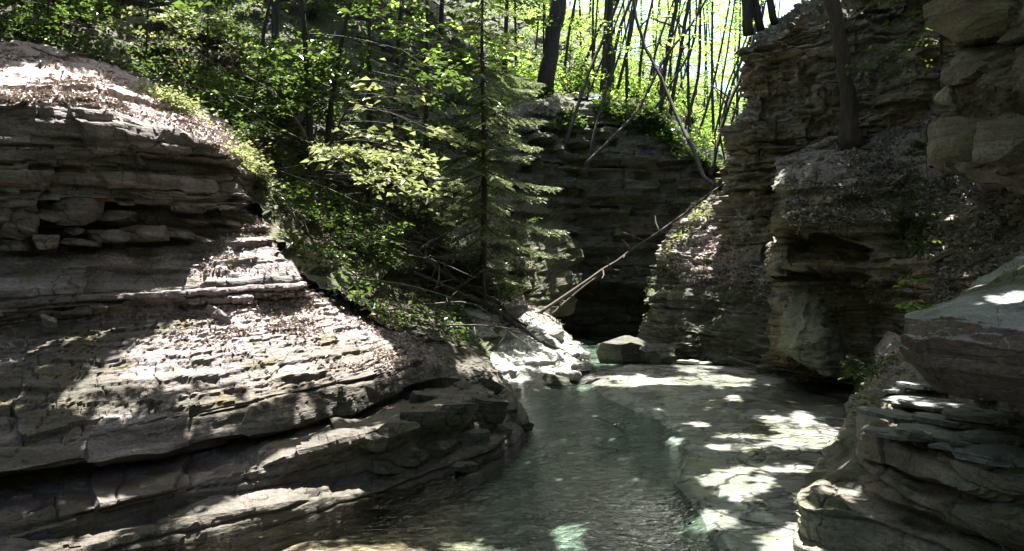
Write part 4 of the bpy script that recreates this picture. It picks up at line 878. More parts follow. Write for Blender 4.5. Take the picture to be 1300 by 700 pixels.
# herbs along the edge of the leafy bank top
def ground_cover(name, pts, nrm, n, size, mat, label, seed, up=0.08, spread=.12, flat=.5):
    q = np.random.default_rng(seed); w_ = np.clip(.1 + 2.2 * fbm(pts * 1.1, 3, seed), .01, 2); k = q.choice(len(pts), n, p=w_ / w_.sum())
    c = pts[k] + q.normal(0, spread, (n, 3)) * np.array([1, 1, .15]); c[:, 2] += np.abs(q.normal(0, up, n)) + .01
    d = unit(q.normal(0, 1, (n, 3)) * np.array([1, 1, .3])); nn = unit(np.stack([q.normal(0, flat, n), q.normal(0, flat, n), np.ones(n)], -1))
    L = size * q.uniform(.5, 1.3, n); V, Q = leaf_quads(c, d, nn, L, L * .65)
    o = link(name, mesh_np(name, V, Q, mat)); return tag(o, label, None, None, 'stuff')
def area(G, poly):
    S = to_px(G).reshape(-1, 2); V = G.reshape(-1, 3); poly = np.array(poly, float); inside = np.zeros(len(S), bool)
    for (x0, y0), (x1, y1) in zip(poly, np.roll(poly, -1, axis=0)):
        c = ((y0 > S[:, 1]) != (y1 > S[:, 1])) & (S[:, 0] < (x1 - x0) * (S[:, 1] - y0) / (y1 - y0 + 1e-9) + x0); inside ^= c
    return V[inside]
strip = np.concatenate([area(G_L, [(185, 118), (240, 140), (305, 175), (322, 200), (330, 245), (312, 215), (290, 180), (235, 152)]), area(G_H, [(185, 112), (250, 130), (330, 180), (340, 240), (315, 210), (230, 140)])])
ground_cover('ground_cover', strip, None, 3600, .06, M['leaf_pale'], 'low yellow green herbs along the sunlit bank top', 601, .07, .10)
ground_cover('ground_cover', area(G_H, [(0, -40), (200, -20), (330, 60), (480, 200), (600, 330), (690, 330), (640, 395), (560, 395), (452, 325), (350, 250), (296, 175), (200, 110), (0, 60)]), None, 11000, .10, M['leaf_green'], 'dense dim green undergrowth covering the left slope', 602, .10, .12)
ground_cover('ground_cover', area(G_H, [(330, 232), (372, 320), (420, 372), (505, 425), (580, 455), (600, 400), (455, 305), (352, 160)]), None, 1500, .10, M['leaf_green'], 'dim low weeds on the soil between the left bank and the cascade', 608, .07, .10)
litter_later = True
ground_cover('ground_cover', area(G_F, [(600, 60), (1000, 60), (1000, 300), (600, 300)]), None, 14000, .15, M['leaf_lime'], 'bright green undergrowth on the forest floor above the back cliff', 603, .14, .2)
ivy = np.concatenate([area(G_T, [(808, 430), (818, 385), (840, 322), (870, 282), (900, 252), (928, 240), (930, 262), (905, 268), (878, 292), (848, 335), (828, 392), (820, 430)])])
ground_cover('ivy_foliage', ivy, None, 1300, .10, M['leaf_pale'], 'trailing ivy and herbs along the edge of the buttress', 604, .06, .07, .9)
ground_cover('ground_cover', area(G_B, [(690, 150), (760, 130), (830, 140), (900, 195), (940, 230), (920, 250), (880, 215), (820, 165), (700, 165)]), None, 5200, .14, M['leaf_green'], 'herbs and ferns fringing the top edge of the back cliff', 605, .10, .12)
ground_cover('ground_cover', area(G_S, [(1110, 200), (1180, 170), (1200, 240), (1185, 330), (1130, 330), (1110, 270)]), None, 700, .09, M['leaf_green'], 'sparse green weeds hanging down the scree', 606, .08, .10, .9)
ground_cover('ground_cover', np.concatenate([area(G_NL, [(1085, 520), (1100, 470), (1130, 440), (1145, 470), (1115, 500), (1100, 530)])]), None, 260, .06, M['leaf_green'], 'low weeds on the shoulder of the near ledges', 607, .05, .05, .9)
# dry leaves and grey chips lying on the ground
def litter(name, G, poly, n, size, mat, label, seed, lift=.006, flat=.35, wr=.6):
    return_pts = area(G, poly); q = np.random.default_rng(seed); w_ = np.clip(.45 + 1.5 * fbm(return_pts * 1.7, 3, seed), .02, 2); k = q.choice(len(return_pts), n, p=w_ / w_.sum())
    c = return_pts[k] + q.normal(0, .03, (n, 3)) * np.array([1, 1, .1]); c[:, 2] += lift + np.abs(q.normal(0, .008, n))
    d = unit(q.normal(0, 1, (n, 3)) * np.array([1, 1, .35])); nn = unit(np.stack([q.normal(0, flat, n), q.normal(0, flat, n) - .15, np.ones(n)], -1))
    L = size * q.uniform(.5, 1.5, n); V, Q = leaf_quads(c, d, nn, L, L * wr * q.uniform(.5, 1.2, n), .2)
    o = link(name, mesh_np(name, V, Q, mat)); return tag(o, label, None, None, 'stuff')
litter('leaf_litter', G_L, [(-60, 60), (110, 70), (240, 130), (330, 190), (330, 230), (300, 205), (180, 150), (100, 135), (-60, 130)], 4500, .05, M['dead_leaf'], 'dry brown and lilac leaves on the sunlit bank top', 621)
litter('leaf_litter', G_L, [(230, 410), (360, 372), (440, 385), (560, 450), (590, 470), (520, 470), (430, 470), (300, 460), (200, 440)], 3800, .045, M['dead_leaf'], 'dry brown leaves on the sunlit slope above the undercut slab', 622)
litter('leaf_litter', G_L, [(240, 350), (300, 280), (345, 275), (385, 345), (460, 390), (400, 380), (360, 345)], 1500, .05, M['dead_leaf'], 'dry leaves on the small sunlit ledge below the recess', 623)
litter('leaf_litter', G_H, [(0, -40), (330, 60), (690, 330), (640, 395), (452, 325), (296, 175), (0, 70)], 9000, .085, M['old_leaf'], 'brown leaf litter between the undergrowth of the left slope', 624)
litter('scree_chips_and_leaves', G_S, [(1000, 300), (1000, 200), (1080, 170), (1200, 150), (1330, 200), (1330, 330), (1180, 345), (1110, 280)], 16000, .065, M['chip'], 'grey leaf litter and shale chips on the scree slope', 625, .01, .5, .7)
litter('scree_chips_and_leaves', G_S, [(1020, 375), (1110, 350), (1330, 310), (1330, 380), (1180, 390), (1060, 385)], 4500, .05, M['chip'], 'grey chips below the overhanging ledges of the scree', 626, .01, .5, .7)
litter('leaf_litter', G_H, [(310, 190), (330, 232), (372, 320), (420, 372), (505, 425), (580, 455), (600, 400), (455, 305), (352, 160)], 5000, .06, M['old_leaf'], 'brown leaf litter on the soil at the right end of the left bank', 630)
litter('leaf_litter', G_C, [(590, 380), (700, 390), (750, 450), (700, 420), (610, 395)], 700, .06, M['dead_leaf'], 'dead leaves caught behind the cascade shelves', 627)
litter('leaf_litter', G_T, [(880, 345), (905, 300), (925, 262), (960, 270), (960, 360), (900, 360)], 1800, .075, M['dead_leaf'], 'dry leaves lying in the gully of the buttress', 628)
litter('leaf_litter', G_NL, [(1105, 495), (1135, 450), (1300, 470), (1300, 600), (1120, 560)], 260, .035, M['dead_leaf'], 'a few dry leaves on the near ledges', 629)

# ================================================================== SPRUCE
def spruce(root, H, label):
    q = np.random.default_rng(77); wood = MB(); C = []; D = []; Nn = []; LL = []
    n = 16; pth = smooth_path(np.array([[0, 0, -.3], [.03, .02, H * .4], [-.02, .03, H * .75], [.05, 0, H]]), n); wood.add(*tube(pth, np.linspace(.085, .012, n), 8, 3, .15))
    for b in range(70):
        u = .08 + .91 * (b + q.uniform(0, .8)) / 70; z = u * H; Ln = (2.05 * (1 - u) ** .62 + .1) * q.uniform(.6, 1.12)
        if u < .16: Ln *= .6
        az = b * 2.4 + q.normal(0, .3); t = np.linspace(0, 1, 8)
        hd = np.array([math.cos(az), math.sin(az), 0]); sd = np.array([-hd[1], hd[0], 0])
        pts = np.array([0, 0, z]) + hd * (Ln * t)[:, None]; pts[:, 2] += Ln * (-.50 * t + .24 * t * t) + q.normal(0, .01, 8)
        wood.add(*tube(pts, .018 * (1 - .8 * t), 4))
        ntw = max(8, int(Ln / .058))
        for i in range(ntw):
            v = .12 + .88 * (i + .5) / ntw; x = v * 7; k = min(int(x), 6); p = pts[k] + (pts[k + 1] - pts[k]) * (x - k)
            tl = min(.5, .42 * Ln * (1.08 - v)) * q.uniform(.7, 1.2) + .06; s = 1 if i % 2 else -1
            dr = unit(hd * .75 + sd * s * .75 + np.array([0, 0, -.28 + q.normal(0, .1)]))
            m = max(3, int(tl / .032)); w = (np.arange(m) + .5) / m
            base = p + dr * (tl * w)[:, None] + np.array([0, 0, -.12 * tl]) * (w ** 2)[:, None]
            for sgn in (1, -1):
                nd = unit(dr * .8 + np.cross(dr, [0, 0, 1]) * sgn * .6 + q.normal(0, .18, (m, 3)))
                C.append(base + nd * .035); D.append(nd); Nn.append(unit(np.array([0, 0, 1.0]) + q.normal(0, .4, (m, 3)))); LL.append(np.full(m, .095) * q.uniform(.7, 1.2, m))
    lv = [(np.concatenate(C), np.concatenate(D), np.concatenate(Nn), np.concatenate(LL))]
    return plant('spruce_tree', root, (wood.mesh('trunk', M['bark_rust']), leaves_mesh('crown', lv, M['needle'], .30)), label, 'tree')
spruce(P(613, 384, 16.9), 8.0, 'young spruce with drooping branches at the foot of the left slope')

# ================================================================== LOGS AND FALLEN BRANCHES
for i, (nm, lab, pts, a, b, mt) in enumerate([
 ('fallen_pole', 'long slim fallen pole leaning from the cascade up to the buttress top', [(676, 404, 18.0), (720, 374, 18.6), (790, 326, 19.4), (860, 278, 20.0), (905, 244, 20.5), (930, 226, 20.9)], .075, .045, 'bark_rust'),
 ('fallen_pole', 'shorter slim pole forking beside the foot of the long leaning one', [(698, 402, 18.5), (722, 380, 18.8), (760, 350, 19.1), (800, 322, 19.5)], .05, .025, 'bark_rust'),
 ('fallen_log', 'dark wet log slanting from the slope down past the spruce foot', [(500, 305, 14.6), (560, 345, 15.6), (620, 378, 16.6), (690, 412, 17.6)], .12, .09, 'wet_wood'),
 ('fallen_log', 'thinner dark log below the slanting log on the slope', [(515, 342, 14.4), (570, 366, 15.2), (640, 398, 16.0), (668, 414, 16.4)], .08, .05, 'wet_wood'),
 ('fallen_log', 'dark wet log lying across the pale cascade shelves', [(596, 376, 15.7), (640, 402, 15.9), (690, 436, 16.0), (738, 458, 16.2)], .10, .08, 'wet_wood'),
 ('fallen_log', 'short mossy log above the slanting log beside the spruce', [(525, 300, 15.2), (580, 326, 16.2), (602, 352, 16.5)], .07, .05, 'wet_wood'),
 ('fallen_pole', 'thin pale stick lying along the top left of the slope', [(150, 92, 10.1), (200, 100, 10.6), (252, 112, 11.0), (322, 126, 11.6)], .022, .012, 'dry_wood'),
 ('fallen_pole', 'curved bare branch arching over the left slope', [(300, 92, 11.6), (340, 112, 11.8), (368, 140, 11.9), (388, 172, 11.8), (394, 212, 11.6)], .018, .009, 'dry_wood'),
 ('fallen_pole', 'straight bare branch pointing into the pale sapling', [(285, 118, 11.3), (350, 160, 11.5), (420, 196, 11.5), (470, 232, 11.5)], .014, .007, 'dry_wood'),
 ('fallen_pole', 'bare branch tangled below the pale sapling', [(330, 215, 11.6), (380, 210, 11.4), (420, 190, 11.4), (446, 150, 11.5)], .013, .006, 'dry_wood'),
 ('fallen_pole', 'dead stick standing out of the soil left of the sunlit strip', [(40, 60, 9.6), (75, 72, 9.7), (112, 68, 9.9)], .02, .01, 'dry_wood'),
 ('driftwood_stick', 'dark driftwood stick stranded beside the far pool', [(925, 458, 15.2), (965, 470, 14.2), (1010, 476, 13.4), (1050, 486, 12.9)], .045, .03, 'wet_wood'),
 ('driftwood_stick', 'thin twig lying on the middle of the flat bedrock', [(876, 536, 9.8), (890, 548, 9.2), (902, 560, 8.7)], .012, .007, 'wet_wood'),
 ('driftwood_stick', 'small branch stranded at the edge of the rippled channel', [(756, 534, 9.9), (775, 542, 9.5), (798, 556, 8.9)], .013, .006, 'wet_wood'),
 ('driftwood_stick', 'knot of twigs on the wet stain of the bedrock', [(884, 606, 7.1), (915, 602, 7.2), (948, 612, 7.0), (960, 606, 7.1)], .012, .006, 'wet_wood'),
 ('driftwood_stick', 'short twig near the bright patch on the bedrock', [(966, 524, 10.5), (978, 532, 10.1), (984, 536, 9.9)], .014, .008, 'wet_wood'),
]):
    pts = [list(q) for q in pts]
    if nm == 'driftwood_stick': pts = [[a_, b_ - 4, y_] for a_, b_, y_ in pts]
    stem_thing(nm, pts, a, b, lab, 'log' if 'log' in nm else 'branch', M[mt], 700 + i, group={'fallen_log': 'dark fallen logs on the left slope', 'fallen_pole': 'bare fallen poles and branches', 'driftwood_stick': 'driftwood on the stream bed'}[nm], thin=.55, n=16, sides=8, stubs=9)

r = np.random.default_rng(88); pts_ = area(G_H, [(330, 232), (372, 320), (420, 372), (505, 425), (600, 440), (640, 380), (600, 300), (455, 250), (352, 160)])
for i in range(26):
    c_ = pts_[r.integers(0, len(pts_))]; az = r.uniform(-1.2, .6); Ln = r.uniform(.6, 2.2); d_ = np.array([math.cos(az), math.sin(az) * .6, -.35 + r.normal(0, .25)]) * Ln
    q = np.random.default_rng(2000 + i); wood = MB(); pth = smooth_path(np.array([[0, 0, .03], d_ * .5 + q.normal(0, .06, 3) + np.array([0, 0, .12]), d_]), 9)
    r0 = r.uniform(.008, .022); wood.add(*tube(pth, np.linspace(r0, r0 * .3, 9), 6, i, .15))
    for k in range(5):
        j = q.integers(2, 8); e_ = unit(q.normal(0, 1, 3) + d_ / Ln) * q.uniform(.15, .5); wood.add(*tube(np.array([pth[j], pth[j] + e_ * .5 + q.normal(0, .03, 3), pth[j] + e_]), np.array([.4, .3, .12]) * r0, 4))
    o = link('dead_branch', wood.mesh('dead_branch', M['dry_wood']), None, c_); tag(o, 'dead branch with bare twigs lying on the shaded soil above the cascade', 'branch', 'dead branches lying on the left slope')

# ================================================================== LOOSE ROCKS
def rock_mesh(name, size, seed, mat, square=0.55, layered=.35, n=26, rough=.10):
    """an angular block: rounded box, broken by planes and bedding"""
    q = np.random.default_rng(seed); size = np.array(size, float) / 2
    lin = np.linspace(-1, 1, n); faces = []
    V = []; Q = []; cnt = 0
    for ax in range(3):
        for sg in (1, -1):
            a, b = np.meshgrid(lin, lin, indexing='ij'); p = np.empty((n, n, 3)); p[..., ax] = sg; p[..., (ax + 1) % 3] = a; p[..., (ax + 2) % 3] = b
            V.append(p.reshape(-1, 3)); g = grid_quads(n, n) + cnt
            Q.append(g if sg < 0 else g[:, ::-1]); cnt += n * n
    V = np.concatenate(V); Q = np.concatenate(Q)
    sphere = unit(V); V = V * square + sphere * (1 - square) * 1.25
    for _ in range(11):                                                # chipped corners
        d = unit(q.normal(0, 1, 3) * np.array([1, 1, .7])); lim = q.uniform(.78, 1.08); h = V @ d; V = V - np.maximum(h - lim, 0)[:, None] * d
    W_ = V * size; s = size.min()
    off = rough * s * (fbm(W_ / s * 1.1 + seed, 4, seed)) + layered * .16 * s * (hash1(np.floor(W_[:, 2] / (s * .35) + .3 * fbm(W_ / s, 2, seed)), seed=seed) - .5)
    W_ = W_ + unit(V * np.array([1, 1, .5])) * off[:, None] + unit(V) * (.012 * fbm(W_ * 14, 3, seed + 3))[:, None]
    return mesh_np(name, W_, Q, mat)
def slab_mesh(name, size, seed, mat):
    '''a split flagstone: straight broken edges, two or three thin leaves'''
    q = np.random.default_rng(seed); nv = q.integers(6, 10); an = np.sort(np.linspace(0, 2 * np.pi, nv, endpoint=False) + q.normal(0, .22, nv)); rr = q.uniform(.78, 1.12, nv)
    pol = np.stack([np.cos(an) * rr, np.sin(an) * rr], -1); per = []
    for i in range(nv):
        a, b2 = pol[i], pol[(i + 1) % nv]; t = np.linspace(0, 1, 9)[:-1, None]; per.append(a * (1 - t) + b2 * t)
    per = np.concatenate(per); m = len(per); per = per * (1 + .05 * q.normal(0, 1, (m, 1)) * .5 + .05 * vnoise(np.stack([np.arange(m) * .35, 0 * np.arange(m), 0 * np.arange(m) + seed], -1), seed)[:, None])
    sx, sy, sz = np.array(size) / 2; rows = []
    for f, z in [(0.02, 1), (.3, 1), (.6, 1), (.85, 1), (.965, 1.0), (.995, .8), (.97, .35), (1.02, .3), (1.0, -.25), (.95, -.3), (.96, -.9), (.9, -1), (.5, -1), (.02, -1)]:
        rim = per * f; jit = 1 + (.03 * hash1(np.arange(m) // 3, np.full(m, int(z * 9)), seed=seed))[:, None]
        zz = z * sz + .25 * sz * fbm(np.stack([rim[:, 0] * 2.2, rim[:, 1] * 2.2, 0 * rim[:, 0] + seed], -1), 3, seed) * (1 if z > 0 else .4)
        zz = zz - (.35 * sz * (vnoise(np.stack([rim[:, 0] * 1.7, rim[:, 1] * 1.7, 0 * rim[:, 0] + seed * 3.3], -1), seed + 1) > .12) if z >= .8 else 0)
        rows.append(np.stack([rim[:, 0] * jit[:, 0] * sx, rim[:, 1] * jit[:, 0] * sy, zz], -1))
    G = np.stack(rows); i = np.arange(len(rows) * m).reshape(len(rows), m); j = np.roll(i, -1, 1)
    return mesh_np(name, G.reshape(-1, 3), np.stack([i[:-1], i[1:], j[1:], j[:-1]], -1).reshape(-1, 4), mat)
def rock(name, px, py, Y, size, rot, lab, cat, seed, mat, group=None, **kw):
    o = link(name, slab_mesh(name, size, seed, M[mat]) if name in ('flagstone', 'flat_stone') else rock_mesh(name, size, seed, M[mat], **kw), None, P(px, py, Y)); o.rotation_euler = rot; return tag(o, lab, cat, group)

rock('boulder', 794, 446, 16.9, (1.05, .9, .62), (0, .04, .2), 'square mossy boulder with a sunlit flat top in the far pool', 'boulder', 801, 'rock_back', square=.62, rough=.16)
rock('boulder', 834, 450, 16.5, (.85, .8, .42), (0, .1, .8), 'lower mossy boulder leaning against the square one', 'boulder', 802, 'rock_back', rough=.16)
for i, (px, py, Y, sx, sy, sz, lab) in enumerate([
 (873, 459, 15.2, .5, .4, .05, 'topmost thin pale stone of the flat stones by the far pool'), (890, 461, 15.6, .75, .35, .05, 'longest pale flat stone by the far pool'), (868, 471, 14.3, .55, .4, .06, 'left pale flat stone touching the bright rock lip'),
 (884, 469, 14.8, .35, .3, .05, 'small pale flat stone between the larger ones by the far pool'), (897, 472, 14.6, .3, .25, .05, 'right small flat stone by the far pool')]):
    rock('flat_stone', px, py, Y, (sx, sy, sz), (.02, .03, i), lab, 'stone', 810 + i, 'rock_pale', 'flat stones by the far pool', square=.7, n=14)
for i, (px, py, Y, sx, sy, sz, lab) in enumerate([
 (706, 484, 13.1, .42, .35, .22, 'dark wet stone at the mouth of the cascade'), (722, 476, 13.6, .5, .4, .16, 'pale stone beside the dark wet one at the cascade mouth'), (752, 484, 13.4, .5, .42, .12, 'reddish flat stone right of the cascade mouth'),
 (738, 466, 14.8, .45, .4, .2, 'grey stone at the right foot of the cascade shelves'), (724, 450, 16.4, .5, .4, .3, 'sunlit broken rock on the end of the cascade'), (738, 455, 17.0, .4, .35, .28, 'small sunlit rock at the tip of the cascade'),
 (700, 424, 17.2, .6, .5, .35, 'sunlit block below the foot of the leaning pole'), (652, 394, 16.4, .55, .5, .3, 'moss topped rock beside the spruce foot')]):
    rock('cascade_stone', px, py, Y, (sx, sy, sz), (.1 * math.sin(i), .12, i * 1.3), lab, 'stone', 820 + i, ['rock_back', 'rock_pale', 'red_stone', 'rock_pale', 'rock_pale', 'rock_pale', 'rock_pale', 'rock_left'][i] if False else ['rock_back', 'rock_pale', 'rock_left', 'rock_pale', 'rock_pale', 'rock_pale', 'rock_pale', 'rock_left'][i], 'stones around the cascade', n=18)
# blocks wedged in the recess of the left bank
for i, (px, py, Y, sx, sy, sz, rot, lab) in enumerate([
 (2, 278, 7.45, .30, .4, .36, (0, 0, .1), 'pale block at the far left end of the recess'), (30, 286, 7.5, .26, .34, .28, (.1, .32, .4), 'tilted square block standing second from the left in the recess'),
 (24, 262, 7.55, .3, .3, .10, (.1, .25, .2), 'thin slab lying on the tilted square block'), (58, 308, 7.55, .22, .26, .14, (0, 0, .6), 'rounded stone at the foot of the tilted square block'),
 (22, 312, 7.6, .2, .26, .10, (0, 0, .2), 'small flat stone under the tilted square block'), (58, 272, 7.75, .36, .34, .09, (.05, .22, .1), 'thin slanting slab wedged beside the tilted block'),
 (95, 270, 7.85, .40, .4, .27, (0, 0, .05), 'broad square block hanging under the upper cliff'), (96, 294, 7.95, .2, .24, .10, (0, -.2, .5), 'dark wedge under the broad square block'),
 (138, 300, 8.05, .44, .32, .12, (0, 0, .1), 'long low stone in the middle of the recess'), (100, 308, 7.85, .34, .3, .07, (0, .05, .2), 'thin flat stone left of the long low stone'), (182, 297, 8.3, .46, .4, .16, (0, -.05, .2), 'wide low block right of the long low stone'),
 (226, 296, 8.65, .34, .34, .11, (0, .1, .4), 'low block at the right end of the recess'), (146, 277, 8.25, .38, .4, .14, (0, 0, .02), 'block hanging right of the broad square one'), (255, 303, 8.6, .26, .22, .04, (.1, .3, .3), 'thin leaning flake at the shadow edge of the recess'),
 (244, 281, 8.85, .3, .3, .05, (.05, .2, .1), 'greenish thin slab under the right end of the cliff'), (282, 282, 9.2, .32, .3, .05, (.05, .15, .8), 'flat greenish slab beside the sunlit ledge'),
 (62, 410, 7.0, .14, .08, .12, (.5, .2, .2), 'small angular stone on the shaded ledge edge at left'), (268, 396, 8.0, .12, .05, .14, (.4, .5, .3), 'upright flake at the border of the big sunlit patch'), (282, 404, 7.9, .2, .06, .12, (.6, .5, .1), 'leaning pale flake at the border of the big sunlit patch')]):
    rock('rock_block', px, py, Y, (sx, sy, sz), rot, lab, 'rock', 840 + i, 'rock_left', 'loose blocks on the left bank', square=.97, n=22, rough=.06, layered=.5)
r = np.random.default_rng(91)
for i, (px, py, sx, sy, sz) in enumerate([(470, 556, .3, .24, .14), (500, 545, .36, .3, .16), (535, 532, .4, .3, .2), (575, 522, .42, .34, .2), (612, 518, .5, .4, .26), (640, 520, .34, .3, .2), (520, 575, .34, .26, .14), (556, 566, .4, .3, .16), (596, 556, .4, .34, .18), (630, 545, .36, .3, .16), (655, 535, .3, .3, .14), (488, 590, .3, .24, .1), (585, 590, .26, .22, .10), (540, 505, .36, .3, .16), (580, 494, .4, .3, .2), (618, 490, .4, .36, .22)]):
    c_ = on_grid(G_L, px, py)
    o = link('rock_block', rock_mesh('rock_block', (sx, sy, sz), 1300 + i, M['rock_back'], square=.97, n=22, rough=.07, layered=.6), None, c_ + np.array([0, 0, -sz * .12])); o.rotation_euler = (r.normal(0, .12), r.normal(0, .12), .6 + r.normal(0, .5))
    tag(o, 'dark mossy broken block on the low ledge where it runs into the stream', 'rock', 'broken blocks at the end of the low left ledge')
# big overhanging slab and the flagstones under it
SL = [
 [(1225, 430, 6.2), (1245, 420, 6.1), (1275, 420, 6.0), (1330, 420, 5.5), (1450, 420, 4.8)],
 [(1178, 462, 4.9), (1205, 478, 4.9), (1245, 490, 4.8), (1310, 510, 4.5), (1450, 545, 3.9)],
 [(1166, 462, 4.25), (1190, 488, 4.05), (1220, 502, 3.92), (1292, 516, 3.66), (1450, 552, 3.1)],
 [(1152, 446, 4.2), (1176, 462, 3.99), (1215, 468, 3.86), (1290, 482, 3.58), (1450, 512, 3.05)],
 [(1146, 422, 4.24), (1172, 430, 3.98), (1215, 432, 3.85), (1292, 446, 3.56), (1450, 470, 3.03)],
 [(1146, 400, 4.32), (1180, 398, 4.03), (1232, 398, 3.88), (1302, 414, 3.58), (1450, 432, 3.05)],
 [(1160, 392, 4.8), (1196, 386, 4.5), (1240, 378, 4.35), (1308, 386, 4.0), (1450, 395, 3.4)],
 [(1190, 384, 5.6), (1222, 370, 5.4), (1258, 356, 5.3), (1318, 346, 4.9), (1450, 340, 4.2)],
 [(1222, 380, 6.3), (1245, 352, 6.2), (1278, 332, 6.1), (1335, 312, 5.6), (1450, 300, 4.9)],
]
slabG, satt = rock_loft(SL, step=1.4, seed=121, beds=(0.2, 0.5), dip=(0.05, 0.05), amp=.018, terr=.2, low=.05, low_scale=1.5, fine=.012, groove=.015, rowattr={'litter': [0, 0, 0, 0, 0, 0, .1, .15, .3], 'moss': [.1, .1, .1, .2, .2, .2, .6, .8, .8]})
slab_me = mesh_np('rock_slab', slabG.reshape(-1, 3), grid_quads(*slabG.shape[:2]), M['slab_face'], satt); slab_me.materials.append(M['slate'])
nfront = int(np.argmax(slabG[:, slabG.shape[1] // 3, 2] > slabG[:, slabG.shape[1] // 3, 2].max() - .32)); slab_n = grid_normals(slabG)[:-1, :-1]
slab_me.polygons.foreach_set('material_index', (np.abs(slab_n[..., 2]) > .72).astype(np.int32).ravel() * (np.arange(slabG.shape[0] - 1)[:, None] + 0 * slab_n[..., 0] > slabG.shape[0] * .45).astype(np.int32).ravel())  # upward faces take paler slate, with skylight painted into the top
tag(link('rock_slab', slab_me), 'huge brown overhanging slab with a pale slate top painted partly for skylight jutting in from the right', 'rock')
for i, (px, py, Y, sx, sy, sz, rz, lab) in enumerate([
 (1135, 527, 5.35, .34, .5, .035, .3, 'broad blue grey flagstone at the left tip of the ledge'), (1128, 548, 5.05, .26, .3, .03, .9, 'flagstone with a ragged front edge at the ledge corner'), (1160, 512, 5.9, .34, .4, .035, .1, 'flagstone behind the broad one at the left tip'),
 (1150, 552, 4.95, .3, .3, .03, .5, 'rounded flagstone overhanging the front of the ledge'), (1182, 548, 4.9, .34, .36, .035, -.3, 'dark edged flagstone in the middle of the ledge'), (1172, 490, 6.3, .3, .3, .04, .4, 'flagstone under the tip of the huge slab'),
 (1210, 535, 5.1, .36, .4, .04, .2, 'flagstone half hidden in the shade under the slab'), (1233, 562, 4.6, .28, .24, .03, .7, 'olive flagstone lying loose near the right end of the ledge'), (1262, 556, 4.6, .30, .3, .04, .2, 'flagstone stacked behind the olive one'),
 (1216, 568, 4.55, .2, .2, .025, 1.2, 'small triangular flagstone at the front of the ledge'), (1275, 580, 4.2, .42, .28, .05, -.15, 'long layered flagstone at the right edge of the ledge'), (1196, 516, 5.6, .4, .4, .04, .0, 'flagstone in the dark gap under the slab'),
 (1250, 530, 5.0, .4, .4, .05, .4, 'brown flagstone deep in the gap under the slab'), (1150, 470, 7.2, .26, .24, .04, .3, 'greenish flagstone on the shoulder beside the slab tip'), (1146, 438, 6.9, .16, .14, .06, .5, 'small pale stone perched above the shoulder by the slab tip'),
 (1076, 562, 7.6, .26, .26, .03, .4, 'flat stone with a dark hole at the water edge below the ledge'), (1072, 580, 7.3, .26, .2, .03, .1, 'second flat stone at the water edge in front of the holed one')]):
    rock('flagstone', px, py, Y, (sx * 1.3, sy * 1.3, sz * .9), (.03 * math.sin(i * 2), .05 + .03 * math.cos(i), rz), lab, 'stone', 870 + i, 'slate', 'flagstones on the near right ledges', square=.72, layered=.2, n=22, rough=.22)
pts_ = area(G_NL, [(1112, 530), (1135, 480), (1230, 500), (1310, 522), (1310, 598), (1210, 572), (1122, 558)]); q9 = np.random.default_rng(66)
for i in range(34):
    c_ = pts_[q9.integers(0, len(pts_))]; w_ = q9.uniform(.10, .26)
    o = link('flagstone', slab_mesh('flagstone', (w_ * 1.3, w_, q9.uniform(.012, .03)), 1000 + i, M['slate']), None, c_ + np.array([0, 0, q9.uniform(.004, .03)])); o.rotation_euler = (q9.normal(0, .06), q9.normal(0, .06), q9.uniform(0, 6.28))
    tag(o, 'small thin loose flagstone among the larger ones on the near ledge', 'stone', 'small loose flagstones on the near ledge')
pts_ = np.concatenate([area(G_S, [(1000, 200), (1090, 170), (1200, 150), (1330, 200), (1330, 330), (1180, 345), (1110, 280)])]); q9 = np.random.default_rng(67)
for i in range(46):
    c_ = pts_[q9.integers(0, len(pts_))]; w_ = q9.uniform(.12, .36)
    o = link('flat_stone', slab_mesh('flat_stone', (w_ * 1.4, w_, q9.uniform(.03, .07)), 1100 + i, M['rock_right']), None, c_ + np.array([0, 0, .02])); o.rotation_euler = (q9.normal(0, .25), q9.normal(.3, .25), q9.uniform(0, 6.28))
    tag(o, 'grey shale slab lying loose on the scree under the right cliff', 'stone', 'loose shale slabs on the scree')
# wet pebbles caught on the bedrock
def on_bed(px, py):
    Yb = 1800.0 / (py - 350.0); return np.array([(px - 650) / 1000 * Yb, Yb, 0.0])
q9 = np.random.default_rng(68); PV = MB()
for i in range(70):
    g_ = q9.integers(0, 4); cx, cy, sx_, sy_ = [(872, 622, 22, 42), (905, 585, 40, 22), (800, 545, 40, 18), (960, 640, 40, 30)][g_]
    c_ = on_bed(cx + q9.normal(0, sx_), cy + q9.normal(0, sy_)); r_ = q9.uniform(.006, .018); th = np.linspace(0, 2 * np.pi, 7)[:-1]
    ring = [np.stack([np.cos(th) * f, np.sin(th) * f * .8, 0 * th + z], -1) * (1 + .2 * q9.normal(0, 1, (6, 1)) * .6) for f, z in ((.9, -.3), (1, .1), (.6, .45), (.05, .55))]
    V_ = np.concatenate(ring) * r_ + c_ + np.array([0, 0, .035]); i_ = np.arange(24).reshape(4, 6); j_ = np.roll(i_, -1, 1); PV.add(V_, np.stack([i_[:-1], j_[:-1], j_[1:], i_[1:]], -1).reshape(-1, 4))
tag(link('wet_pebbles', PV.mesh('wet_pebbles', M['rock_back'])), 'dark wet pebbles and crumbs scattered on the flat bedrock', None, None, 'stuff')
rock('rock_block', 1226, 178, 8.22, (.62, .6, .40), (0, .05, .3), 'big yellowish block jutting from the near right cliff', 'rock', 901, 'rock_near', 'blocks on the near right cliff', square=1.0, rough=.05, layered=.6, n=40)
rock('rock_block', 1285, 182, 7.62, (.62, .6, .42), (0, .05, .1), 'brown block right of the yellowish jutting one', 'rock', 902, 'rock_near', 'blocks on the near right cliff', square=1.0, rough=.05, layered=.6, n=40)
